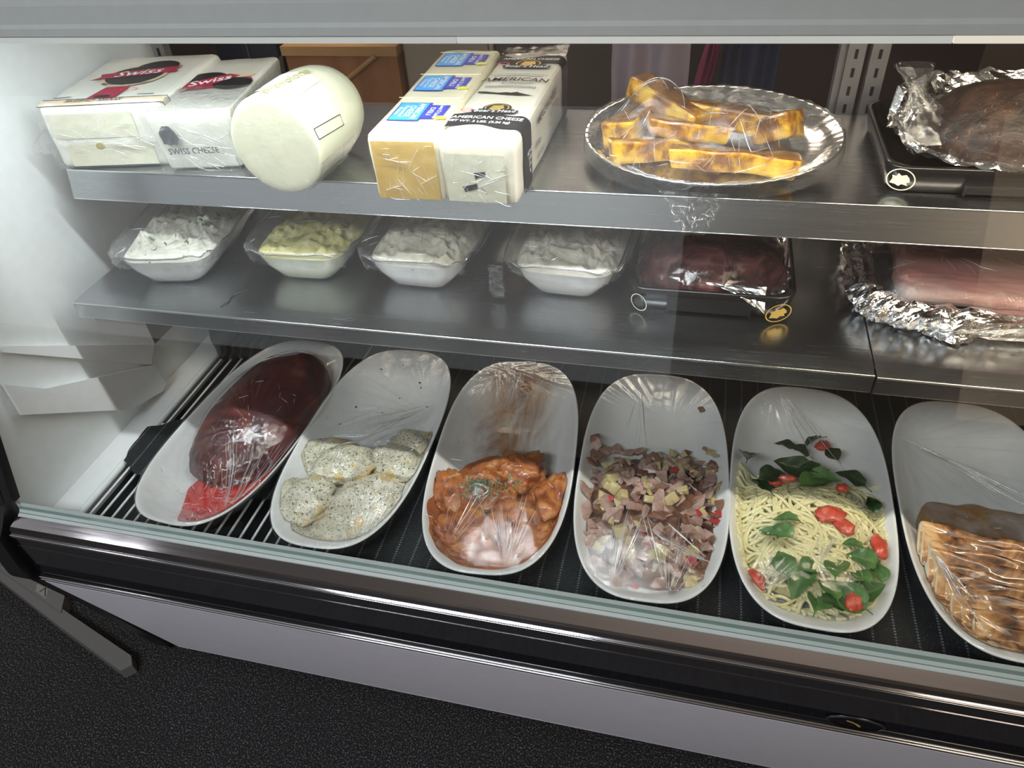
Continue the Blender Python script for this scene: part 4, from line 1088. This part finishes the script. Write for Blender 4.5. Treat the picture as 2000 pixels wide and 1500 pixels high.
# 2: herbed chicken breasts
F = DF[1]
HERBCH = mottled('herbed_chicken', [(.3, (.42, .38, .26)), (.5, (.60, .56, .43)), (.75, (.72, .69, .58))], 30, .42, .4, .003, 5, coat=.3, fleck=[((.045, .055, .03), 360, .60), ((.08, .09, .05), 200, .65), ((.60, .44, .18), 26, .60)])
chick = [(-.020, -.062, .040, .056, .046, .020, 20, 'round herbed chicken piece on top of the pile'), (-.058, -.142, .036, .052, .046, .020, 8, 'herbed chicken piece at the left edge of its dish'),
         (.056, -.034, .026, .050, .040, .022, -15, 'herbed chicken piece with a yellow patch behind the pile'), (.040, -.125, .022, .062, .058, .026, 35, 'browned herbed chicken piece at the right edge of its dish'),
         (.012, -.180, .014, .066, .040, .020, -10, 'herbed chicken piece lowest at the front of its dish'), (-.058, -.040, .020, .042, .046, .022, 30, 'herbed chicken piece behind the left one'),
         (.066, .012, .020, .038, .040, .022, 60, 'herbed chicken piece furthest back in its dish'), (-.01, -.11, .010, .07, .06, .022, 0, 'herbed chicken piece buried under the others')]
for i, (u, v, z, a, b_, c, rz, lab) in enumerate(chick):
    mb = MB(); blob(mb, u, v, z, a, b_, c, R(rz), i+20, .24, 1.5, 4, 0, .7, .12*(1 if i % 2 else -1), .05, dish=F)
    tag(mb.build('chicken_breast', HERBCH), lab, 'chicken', 'herbed chicken pieces')
def h2(u, v): return max(G(u, v, -.02, -.06, .06, .06, .066), G(u, v, -.055, -.145, .06, .06, .062), G(u, v, .04, -.12, .07, .07, .056), G(u, v, .055, -.03, .06, .06, .054))
dish_film(F, h2, 2, 'creased clear film over the herbed chicken', FILM, ((.09, .06, .16, .006), (-.02, -.02, .10, .004), (.08, -.16, .08, .005)), .004, .0030, .0034, tent=(.065, .055, .024, -.08), folds=((.10, .10, 212, 34, .09, .20, 16), (.07, -.235, 100, 60, .04, .09, 14), (-.09, -.02, 30, 40, .05, .10, 8)), specks=50)
mb = MB()
for i, (u, v, s) in enumerate([(-.05, .19, 3), (-.01, .205, 2.4), (.03, .175, 3.4), (.0, .14, 2), (-.07, .10, 3), (.06, .12, 2.2), (.035, .165, 2.4), (-.02, .10, 2), (-.08, .05, 2.6)]):
    mb.rbox(.0016*s, .0008*s, .0007, .0002, Matrix.Translation(F(u, v, inner_h(u, v)+.0012)) @ Matrix.Rotation(i*1.3, 4, 'Z'), 0, 1)
tag(mb.build('herb_flakes', flat('dark_herb', (.02, .025, .015), .6)), 'tiny dark herb flakes stuck inside the bare back of the herbed chicken dish', 'herbs', None, 'stuff')

# 3: chicken in orange sauce
F = DF[2]
ORCH = mottled('sauced_chicken', [(.30, (.11, .028, .008)), (.44, (.34, .085, .015)), (.56, (.50, .17, .035)), (.68, (.62, .34, .11))], 34, .32, .8, .004, 8, coat=.35, dist=1.0, fleck=[((.12, .05, .02), 170, .68), ((.62, .40, .15), 40, .70)])
ORS = mottled('brown_orange_sauce', [(.3, (.20, .045, .010)), (.55, (.42, .12, .025)), (.75, (.55, .22, .06))], 18, .18, .15, .002, 4, coat=.7, fleck=((.10, .03, .01), 140, .72))
def smear_mat():
    t = NT('thin_sauce_smear'); v = t.coord((1, .45, .6))
    f = t.noise(26, 7, .62, v, .6); c = t.ramp(f, [(.36, (.24, .075, .018)), (.5, (.40, .17, .05)), (.64, (.52, .30, .13))])
    g = t.noise(130, 2, .5, t.coord(), .5); c = t.mix(t.ramp(g, [(.66, (0, 0, 0)), (.70, (1, 1, 1))]), c, (.10, .035, .012))
    sp = t.n('ShaderNodeSeparateXYZ'); t.l(t.coord(), sp.inputs[0])
    band = t.math('SUBTRACT', 1.0, t.math('MULTIPLY', t.math('ABSOLUTE', t.math('ADD', sp.outputs[0], .012)), 11.0))
    a = t.math('MULTIPLY', t.ramp(t.noise(14, 6, .65, v, 1.2), [(.34, (.12, .12, .12)), (.60, (.95, .95, .95))]), t.math('ADD', band, .0), True)
    p = t.pbr(c, .3, 0., t.bump(f, .2, .002), .4); t.l(a, p.inputs['Alpha']); return t.m
SMEAR = smear_mat()
puddle(F, 'sauce_pool', 'brown orange sauce pooled under the sauced chicken', 'sauce', ORS, lambda u, v: .021, -.105, .105, -.225, .03, lambda u, v: 1-(u/.098)**2-((v+.10)/.124)**2+.12*nz(u*30, v*30, 3) + min(0, (.95-srad(u, v))*4))
puddle(F, 'sauce_smear', 'thin orange sauce smear up the bare back of the sauced chicken dish', 'sauce', SMEAR, lambda u, v: 0, -.105, .108, .0, .228, lambda u, v: 1.0-((u-.006)/.098)**6+.2*nz(u*26, v*14, 8) + min(0, (.95-srad(u, v))*4))
pcs = [(.020, -.030, .030, .050, .040, .026, 15, 'sauced chicken piece at the back of its dish'), (.082, -.080, .030, .026, .052, .026, -8, 'sauced chicken piece at the right edge of its dish'), (-.072, -.080, .024, .030, .052, .024, 25, 'sauced chicken piece at the left edge of its dish'),
       (-.020, -.070, .036, .045, .038, .022, -20, 'sauced chicken piece in the middle under the herb pile'), (-.045, -.140, .026, .046, .036, .022, 10, 'sauced chicken piece in front of the herb pile'), (.036, -.135, .028, .048, .046, .024, 40, 'large sauced chicken piece under the film glare'),
       (.005, -.190, .016, .056, .034, .018, 0, 'sauced chicken piece at the front of its dish'), (-.060, -.185, .013, .030, .026, .014, 30, 'small sauced chicken piece at the front left of its dish'), (.064, -.150, .018, .034, .044, .018, -25, 'sauced chicken piece low at the front right of its dish')]
for i, (u, v, z, a, b_, c, rz, lab) in enumerate(pcs):
    mb = MB(); blob(mb, u, v, z, a, b_, c, R(rz), i+40, .34, 1.9, 4, 0, .7, .08, .11, dish=F)
    tag(mb.build('sauced_chicken', ORCH), lab, 'chicken', 'sauced chicken pieces')
HERB = mottled('dried_green_herb', [(.3, (.10, .13, .06)), (.6, (.26, .30, .18)), (.8, (.36, .38, .26))], 90, .8, .3)
mb = MB(); r3 = random.Random(3)
for k in range(420):
    a, q = r3.random()*2*PI, abs(r3.gauss(0, .5)); u, v = -.022+.036*q*math.cos(a), -.094+.026*q*math.sin(a)
    if k > 370: u, v = .022+.010*r3.gauss(0, 1), -.088+.006*r3.gauss(0, 1)
    z = .0675+.011*max(0, 1-q)+.001*r3.random()-.006*q
    M = Matrix.Translation(F(u, v, z)) @ Euler((r3.random()*3, r3.random()*3, r3.random()*6)).to_matrix().to_4x4()
    s_ = .0014+.0014*r3.random()
    mb.add([M @ Vector(p) for p in ((-s_*1.5, -s_*.5, 0), (s_, -s_*.6, .0003), (s_*1.6, s_*.4, 0), (-s_*.8, s_*.7, .0002))], [(0, 1, 2, 3)], 0, False)
tag(mb.build('chopped_herbs', HERB), 'small heap of chopped dried green herbs on the sauced chicken', 'herbs', None, 'stuff')
def h3(u, v): return max(G(u, v, 0, -.06, .09, .07, .066), G(u, v, .03, -.12, .08, .05, .056), G(u, v, -.022, -.094, .055, .045, .078))
def front3(mb): mb.grid(lambda u, v: F(-.115-.008*v+.003*nz(u*9, v*5, 4), -.10+.10*u, .045-.042*v+.004*nz(u*7, v*7)), 20, 12)
dish_film(F, h3, 5, 'clear film streaked with glare over the sauced chicken', FILM_S, ((-.012, .20, .15, .0065), (-.05, .22, .10, .005)), .006, .0012, .0022, part=front3, tent=(.025, .075, .026, -.08), folds=((-.002, .222, -92, 16, .07, .15, 14), (.035, -.235, 92, 46, .05, .11, 26), (-.06, -.21, 75, 40, .04, .09, 8)), specks=40)

# 4: chopped hash
F = DF[3]
HM = [mottled('hash_meat', [(.3, (.27, .15, .12)), (.55, (.42, .27, .22)), (.75, (.58, .44, .37))], 60, .5, .4, .002, 4, coat=.25),
      mottled('hash_meat_brown', [(.3, (.10, .040, .022)), (.6, (.26, .12, .07)), (.8, (.36, .20, .12))], 60, .5, .5, .002, 4, coat=.2),
      mottled('hash_potato', [(.3, (.40, .31, .13)), (.6, (.58, .48, .24)), (.8, (.66, .58, .34))], 40, .4, .2, .002, 4, coat=.3),
      flat('hash_pepper', (.42, .03, .03), .3, coat=.5),
      mottled('hash_onion', [(.3, (.40, .34, .24)), (.7, (.62, .56, .44))], 50, .4, .2, .002, 3, coat=.3)]
r4 = random.Random(12)
def chip(seed, sx, sy, sz, n=14):
    b = bmesh.new(); q = random.Random(seed)
    for k in range(n): b.verts.new((sx*(q.random()*2-1), sy*(q.random()*2-1), sz*(q.random()*2-1)))
    bmesh.ops.convex_hull(b, input=list(b.verts))
    for v in [v for v in b.verts if not v.link_faces]: b.verts.remove(v)
    bmesh.ops.bevel(b, geom=list(b.edges), offset=.0006, segments=1, affect='EDGES')
    mb = MB(); mb.bm(b, 0, False); return mb
def cube_(seed, s):
    q = random.Random(seed); mb = MB(); mb.rbox(s*1.2, s*(.8+.5*q.random()), s*.7, .0018, None, 0, 2, .85+.3*q.random()); return mb
hme = {}
for k in range(5):
    hme['meat', k] = mesh_of(chip(k, .0165, .011, .0035), 'meat_piece', HM[0])
    hme['brown', k] = mesh_of(chip(k+10, .014, .010, .005), 'meat_piece', HM[1])
    hme['potato', k] = mesh_of(cube_(k, .0150) if k < 2 else chip(k+50, .0115, .0085, .0055, 11), 'potato_piece', HM[2])
    hme['pepper', k] = mesh_of(chip(k+30, .0085, .0065, .0022), 'pepper_piece', HM[3])
    hme['onion', k] = mesh_of(chip(k+40, .009, .0045, .002), 'onion_piece', HM[4])
hash_ = thing('beef_hash', 'heap of chopped beef, potato and red pepper hash in its white oval dish', 'hash', F(0, -.07, .006))
def hm(u, v):
    return max(0, .046*math.exp(-((u/.098)**4)-(((v+.075)/.145)**4))*(1-.25*max(0, v/.1)))
mb = MB(); 
def hbase(a_, r):
    x, y = sup(a_*2*PI, DN); u, v = DA*.80*x*r, -.075+.132*y*r
    return F(u, v, max(inner_h(u, v)+.002, hm(u, v)-.008)+.003*nz(u*120, v*120))
mb.grid(hbase, 60, 24, 0, True); tag(mb.build('hash_bed', HM[1], hash_), None, None, None, 'stuff')
cnt = 0
while cnt < 292:
    u, v = (r4.random()*2-1)*.100, -.218+r4.random()*.300
    if srad(u, v) > .885 or (v > .05 and r4.random() < .5): continue
    kind = r4.choices(['meat', 'brown', 'potato', 'pepper', 'onion'], [.42, .17, .22, .045, .145])[0]
    z = max(inner_h(u, v)+.005, hm(u, v)-.001+.006*r4.random())
    rot = (r4.gauss(0, .45), r4.gauss(0, .45), r4.random()*2*PI); s_ = .75+.55*r4.random()
    o = piece({'meat': 'meat_piece', 'brown': 'meat_piece', 'potato': 'potato_piece', 'pepper': 'pepper_piece', 'onion': 'onion_piece'}[kind], hme[kind, r4.randrange(5)], hash_, F(u, v, z), rot, (s_, s_, s_))
    cnt += 1
def h4(u, v): return max(0, hm(u, v)+.010)
def t4(mb): mb.grid(lambda u, v: F(.10+.02*u, -.13+.08*u-.01*v, .046-.035*v+.004*nz(u*9, v*7, 2)), 12, 10)
dish_film(F, h4, 8, 'clear film with white glare over the chopped hash', FILM_S, ((.02, .10, .14, .004), (.09, -.20, .08, .004)), .004, .0012, .0024, part=t4, tent=(-.02, .085, .026, -.08), folds=((-.045, -.232, 88, 34, .06, .13, 24), (.03, -.235, 85, 50, .05, .10, 18), (-.03, .20, -90, 20, .06, .13, 8), (.10, -.17, 150, 40, .03, .07, 8)), specks=50)
mb = MB(); mb.rbox(.011, .013, .003, .0008, Matrix.Translation(F(.075, .165, inner_h(.075, .165)+.002)) @ Matrix.Rotation(.4, 4, 'Z'), 0, 1)
tag(mb.build('food_scrap', HM[1]), 'brown scrap stuck inside the bare back of the hash dish', 'scrap')

# 5: spaghetti, spinach, tomato
F = DF[4]
PASTA = mottled('spaghetti_strand', [(.3, (.70, .63, .32)), (.6, (.80, .74, .44)), (.8, (.85, .80, .55))], 30, .30, .05, .001, 3, coat=.35, sss=.1)
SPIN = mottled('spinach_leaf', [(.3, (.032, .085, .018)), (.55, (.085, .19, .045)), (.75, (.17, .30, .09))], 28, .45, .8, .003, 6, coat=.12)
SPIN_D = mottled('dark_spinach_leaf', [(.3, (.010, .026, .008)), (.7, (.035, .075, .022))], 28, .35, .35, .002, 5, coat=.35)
TOM = mottled('tomato_flesh', [(.3, (.42, .035, .018)), (.55, (.56, .085, .05)), (.72, (.68, .26, .17))], 60, .32, .5, .002, 5, coat=.3)
spag = thing('spaghetti_salad', 'heap of pale yellow spaghetti with spinach leaves and tomato in its white oval dish', 'pasta', F(0, -.08, .006))
def sm(u, v):
    return .052*math.exp(-((u/.100)**4)-(((v+.090)/.135)**4))
mb = MB()
def sbase(a_, r):
    x, y = sup(a_*2*PI, DN); u, v = DA*.76*x*r, -.078+.108*y*r
    return F(u, v, max(inner_h(u, v)+.002, sm(u, v)-.007)+.002*nz(u*90, v*90))
mb.grid(sbase, 60, 24, 0, True); tag(mb.build('pasta_bed', PASTA, spag), None, None, None, 'stuff')
r5 = random.Random(21)
for k in range(255):
    while True:
        u, v = (r5.random()*2-1)*.095, -.215+r5.random()*.25
        if srad(u, v) < .86: break
    hd = r5.random()*2*PI; cur = r5.gauss(0, 55); path = []; L = r5.randint(34, 62); ph = r5.random()*9; lay_ = r5.random()*.009
    for q in range(L):
        z = max(inner_h(u, v)+.003, sm(u, v)-.003+lay_+.0030*nz(q*.12, ph, 2))
        if q == 0: z -= .004
        path.append(F(u, v, z))
        cur += r5.gauss(0, 6); cur *= .97
        hd += (cur*.8+36*nz(q*.06, ph, 7))*.0038
        nu_, nv_ = u+.0038*math.cos(hd), v+.0038*math.sin(hd)
        if srad(nu_, nv_+.0) > .90 or nv_ > .045 and r5.random() < .5:
            break
        u, v = nu_, nv_
    if len(path) < 6: continue
    mb = MB(); mb.tube(path, .0025, 7); mb.build('strand', PASTA, spag)
def leaf_mesh(seed, ln, wd, fold):
    mb = MB()
    def lf(u, v):
        t_ = v; w_ = wd*(math.sin(PI*min(1, t_**.75))**.8)*(1-.25*t_)
        x = (u*2-1)*w_; y = (t_-.5)*ln
        z = fold*abs(x)/max(wd, .001)*wd+.10*ln*math.sin(t_*3+seed)+.0022*nz(x*120, y*90, seed)+.0016*math.sin(y*260+abs(x)*150)*abs(u*2-1)
        return (x+.003*nz(y*60, seed), y, z)
    mb.grid(lf, 9, 13)
    mb.tube([(0, -ln*.5-.012+.003*k, .10*ln*math.sin(seed)-.0008*(4-k)) for k in range(5)], .0009, 5)
    return mb
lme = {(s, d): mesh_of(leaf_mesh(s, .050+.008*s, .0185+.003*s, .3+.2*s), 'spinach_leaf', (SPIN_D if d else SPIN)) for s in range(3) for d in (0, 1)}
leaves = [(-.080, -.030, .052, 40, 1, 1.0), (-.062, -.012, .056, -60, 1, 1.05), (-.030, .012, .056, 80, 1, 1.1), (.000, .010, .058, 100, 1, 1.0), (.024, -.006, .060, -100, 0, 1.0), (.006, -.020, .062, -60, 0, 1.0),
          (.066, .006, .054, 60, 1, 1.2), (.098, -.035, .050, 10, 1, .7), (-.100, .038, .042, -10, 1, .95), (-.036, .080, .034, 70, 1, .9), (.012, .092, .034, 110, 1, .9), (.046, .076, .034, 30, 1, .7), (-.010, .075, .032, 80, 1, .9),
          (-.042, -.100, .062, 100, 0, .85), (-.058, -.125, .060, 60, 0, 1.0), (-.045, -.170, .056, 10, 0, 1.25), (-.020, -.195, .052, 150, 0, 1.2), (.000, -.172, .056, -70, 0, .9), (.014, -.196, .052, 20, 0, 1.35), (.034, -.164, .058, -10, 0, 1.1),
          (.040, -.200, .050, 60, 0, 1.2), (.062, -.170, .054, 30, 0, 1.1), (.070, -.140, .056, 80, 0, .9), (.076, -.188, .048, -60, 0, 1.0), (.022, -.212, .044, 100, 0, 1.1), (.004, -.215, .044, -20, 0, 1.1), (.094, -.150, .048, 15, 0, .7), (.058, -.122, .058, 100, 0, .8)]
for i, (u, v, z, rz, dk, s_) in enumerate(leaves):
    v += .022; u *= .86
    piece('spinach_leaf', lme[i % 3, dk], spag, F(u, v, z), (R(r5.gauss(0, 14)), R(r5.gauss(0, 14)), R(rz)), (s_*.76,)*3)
toms = [(.022, -.072, .062, .020, .015, 20), (.040, -.088, .060, .016, .012, -50), (-.032, -.010, .058, .014, .006, 10), (.044, -.012, .056, .009, .008, 0), (.086, -.105, .050, .010, .020, 8), (-.072, -.192, .046, .010, .017, 30), (.046, -.205, .052, .010, .018, -12), (.026, .094, .036, .013, .009, 40), (-.050, -.020, .056, .010, .006, 0)]
for i, (u, v, z, a, b_, rz) in enumerate(toms):
    v += .018
    mb = MB(); blob(mb, u, v, z, a, b_, .0065, R(rz), i+70, .30, 1.8, 3, 0, .6, dish=F); mb.build('tomato_piece', TOM, spag)
def h5(u, v): return max(0, sm(u, v)+.014)
dish_film(F, h5, 13, 'clear film over the spaghetti salad', FILM_T, ((-.055, .21, .20, .0060), (-.03, -.15, .07, .005)), .003, .0008, .0014, folds=((-.045, .228, -68, 20, .08, .20, 11), (-.075, -.205, 55, 40, .03, .06, 12), (.0, -.16, 85, 40, .03, .06, 7)), specks=16)

# 6: grilled sliced chicken
F = DF[5]
GRILL = mottled('grilled_chicken', [(.36, (.020, .009, .005)), (.46, (.17, .062, .018)), (.56, (.50, .26, .09)), (.72, (.72, .54, .28))], 20, .35, .5, .003, 6, coat=.4, dist=.8)
CUT = mottled('cut_chicken', [(.3, (.62, .50, .32)), (.6, (.78, .70, .54)), (.8, (.82, .76, .62))], 30, .4, .2, .002, 4, coat=.3)
def juice_mat():
    t = NT('brown_juice'); f = t.noise(11, 6, .6, t.coord(), .8)
    c = t.ramp(f, [(.36, (.20, .070, .012)), (.52, (.38, .18, .04)), (.64, (.52, .33, .11))])
    a = t.ramp(t.noise(9, 5, .6, t.coord(), 1.0), [(.36, (.30, .30, .30)), (.60, (.85, .85, .85))])
    p = t.pbr(c, .15, 0., None, .5); t.l(a, p.inputs['Alpha']); return t.m
JUICE = juice_mat()
puddle(F, 'brown_juice', 'brown cooking juice pooled behind the grilled chicken slices', 'sauce', JUICE, lambda u, v: .009, -.098, .10, -.12, .06, lambda u, v: 1-((u-.01)/.094)**4-((v+.03)/.078)**2+.25*nz(u*30, v*30, 3) + min(0, (.95-srad(u, v))*4))
ords = ['first', 'second', 'third', 'fourth', 'fifth', 'sixth', 'seventh', 'eighth', 'ninth', 'last']
for k in range(10):
    v = -.070-.0150*k; z = .038-.0012*k+.002*(k % 2)
    b = bmesh.new(); bmesh.ops.create_cube(b, size=1)
    wd = .196*min(1, max(.2, 1.02-abs((v-.01)/DB)**2.55))**.4
    for q in b.verts: q.co = Vector((q.co.x*wd, q.co.y*.052, q.co.z*.014))
    bmesh.ops.bevel(b, geom=list(b.edges), offset=.004, segments=2, profile=.5, affect='EDGES')
    bmesh.ops.subdivide_edges(b, edges=list(b.edges), cuts=9, use_grid_fill=True)
    M = Matrix.Translation((.003+.008*nz(k*2.3, 3), v, z)) @ Matrix.Rotation(R(-8)+.06*nz(k*1.7, 5), 4, 'Z') @ Matrix.Rotation(R(19), 4, 'X')
    for q in b.verts:
        p = M @ (q.co+Vector((0, .006*nz(q.co.x*22, k), .004*nz(q.co.x*45, q.co.y*60, k))))
        e = srad(p.x, p.y); kk = min(1, .93/max(e, .01))
        q.co = Vector(F(p.x*kk, p.y*kk, max(p.z, inner_h(p.x*kk, p.y*kk)+.002)))
    mb = MB(); mb.bm(b)
    o = mb.build('chicken_slice', [CUT, GRILL])
    tag(o, 'grilled chicken slice, %s of ten overlapping slices counted from the back' % ords[k], 'chicken', 'grilled chicken slices')
    for p in o.data.polygons:
        if p.normal.z > .55: p.material_index = 1
def h6(u, v): return max(0, .050*math.exp(-((u/.1)**4)-(((v+.14)/.09)**4)))
dish_film(F, h6, 17, 'clear film over the grilled chicken slices, creased along its left edge', FILM_T, ((-.10, .12, .20, .006), (-.10, -.15, .10, .006)), .004, .0012, .003, folds=((-.108, .14, -36, 12, .12, .22, 10), (-.095, -.06, -68, 12, .06, .14, 12)), specks=24)

# ------------------------------------------------------------------ grey stand foot on the carpet beside the case
STAND = flat('grey_painted_metal', (.125, .125, .122), .45, bump=.05)
foot = thing('stand_foot', 'grey metal stand foot lying along the dark carpet beside the case', 'stand', (-1.25, .62, FZ))
zt = FZ+.030
def prism_xy(mb, pts, z0, z1):
    n = len(pts); vs = [(x, y, z0) for x, y in pts]+[(x, y, z1) for x, y in pts]
    mb.add(vs, [tuple(range(n))[::-1], tuple(range(n, 2*n))]+[(i, (i+1) % n, n+(i+1) % n, n+i) for i in range(n)], 0, False)
mb = MB(); prism_xy(mb, [(-1.75, .793), (-1.541, .722), (-1.30, .640), (-1.090, .573), (-1.073, .590), (-1.089, .609), (-1.310, .676), (-1.75, .826)], FZ, zt); mb.build('foot_bar', STAND, foot)
mb = MB(); prism_xy(mb, [(-1.75, .806), (-1.318, .670), (-1.341, .711), (-1.569, .757), (-1.75, .796+.06)], FZ, zt+.003); mb.build('foot_plate', STAND, foot)
mb = MB(); zs_ = zt+.0036
mb.add([(-1.420, .708, zs_), (-1.378, .694, zs_), (-1.392, .718, zs_), (-1.432, .728, zs_)], [(0, 1, 2, 3)], 0, False)
for a, b_ in (((-1.408, .708), (-1.402, .720)), ((-1.402, .720), (-1.386, .700))):
    mb.tube([(a[0], a[1], zs_+.0006), (b_[0], b_[1], zs_+.0006)], .0010, 5, 1)
mb.build('sticker', [flat('grey_sticker', (.21, .21, .205), .4), INK], foot)

# ------------------------------------------------------------------ things behind the case, seen over the cheeses
WOOD = mottled('orange_brown_wood', [(.3, (.26, .095, .032)), (.6, (.40, .165, .060)), (.8, (.48, .22, .09))], 8, .5, .1, .002, 5, stretch=(1, 1, .1))
WOODL = flat('light_wood_edge', (.55, .30, .12), .5)
cb = thing('wooden_cabinet', 'orange brown wooden cabinet behind the case with a pale top edge', 'cabinet', (-1.01, 2.1, FZ))
MB().box(-1.185, -.845, 2.0, 2.4, FZ, -.595).build('cabinet_body', WOOD, cb)
MB().box(-1.190, -.840, 1.99, 2.42, -.595, -.570).build('cabinet_top', WOODL, cb)
mb = MB(); mb.tube([(-.905, 1.992, -.595), (-1.13, 1.992, -.74)], .008, 6); mb.build('diagonal_brace', WOODL, cb)
nb = thing('navy_cabinet', 'very dark navy cabinet behind the two swiss cheese blocks', 'cabinet', (-1.3, 2.0, FZ))
mb = MB(); mb.rbox(.205, .4, 1.15, .01, Matrix.Translation((-1.305, 2.2, FZ+.575))); mb.build('cabinet_body', flat('navy_black_paint', (.008, .010, .020), .3), nb)
MB().box(-1.30, -1.297, 1.996, 2.0, FZ+.1, -.34).build('door_gap', INKGREY, nb)
tb = thing('taupe_cabinet', 'taupe cabinet behind the yellow cheese loaf', 'cabinet', (-.70, 2.2, FZ))
mb = MB(); mb.rbox(.262, .4, 1.15, .008, Matrix.Translation((-.703, 2.22, FZ+.575))); mb.build('cabinet_body', flat('taupe_paint', (.44, .34, .26), .5), tb)
MB().box(-.822, -.585, 2.008, 2.02, FZ+.1, -.34).build('cabinet_door', flat('taupe_door', (.40, .31, .24), .5), tb)
db = thing('brown_cabinet', 'dark brown two door cabinet behind the white cheese loaf', 'cabinet', (-.38, 2.2, FZ))
mb = MB(); mb.rbox(.36, .4, 1.2, .008, Matrix.Translation((-.388, 2.22, FZ+.6))); mb.build('cabinet_body', flat('dark_brown_paint', (.10, .070, .052), .5), db)
for x0, x1 in ((-.562, -.475), (-.471, -.214)): MB().box(x0, x1, 2.006, 2.018, FZ+.1, -.30).build('cabinet_door', flat('brown_door', (.11, .078, .058), .45), db)
def cloth(label, x0, x1, y, z0, z1, mat, sl=0., seed=0):  # invented cloth, coloured like clothing reflected in the glass
    mb = MB()
    f = lambda o: (lambda u, v: (x0+(x1-x0)*u+sl*v+.006*nz(v*4, u*2, seed), y+o+.012*math.sin(u*14+seed)+.010*nz(u*5, v*4, seed), z0+(z1-z0)*v))
    mb.grid(f(0), 40, 20); mb.grid(f(.004), 40, 20)
    return tag(mb.build('reflection_cloth', mat), label, 'cloth', 'stand-in cloths for reflected shapes')
cloth('grey mauve cloth standing in for a reflected shape behind the foil platter', -.205, -.045, 1.62, -.80, -.36, flat('mauve_reflection', (.34, .27, .30), .8), 0, 1)
cloth('narrow magenta cloth standing in for a reflected stripe between mauve and navy', -.075, -.045, 1.60, -.80, -.36, flat('magenta_reflection', (.24, .03, .09), .8), .075, 2)
cloth('navy blue cloth standing in for a reflected shape behind the foil platter', .005, .115, 1.64, -.80, -.36, flat('navy_reflection', (.026, .028, .06), .8), .02, 3)
pnl = thing('wall_board', 'dull brown board on the dark wall behind the round roast', 'board', (.95, 2.6, -.9))
MB().box(.80, 1.6, 2.60, 2.63, -.93, -.40).build('board_sheet', flat('dull_brown_board', (.085, .060, .045), .6), pnl)
MB().box(.79, 1.6, 2.595, 2.60, -.945, -.93).build('board_edge', flat('brown_board_edge', (.12, .09, .07), .5), pnl)
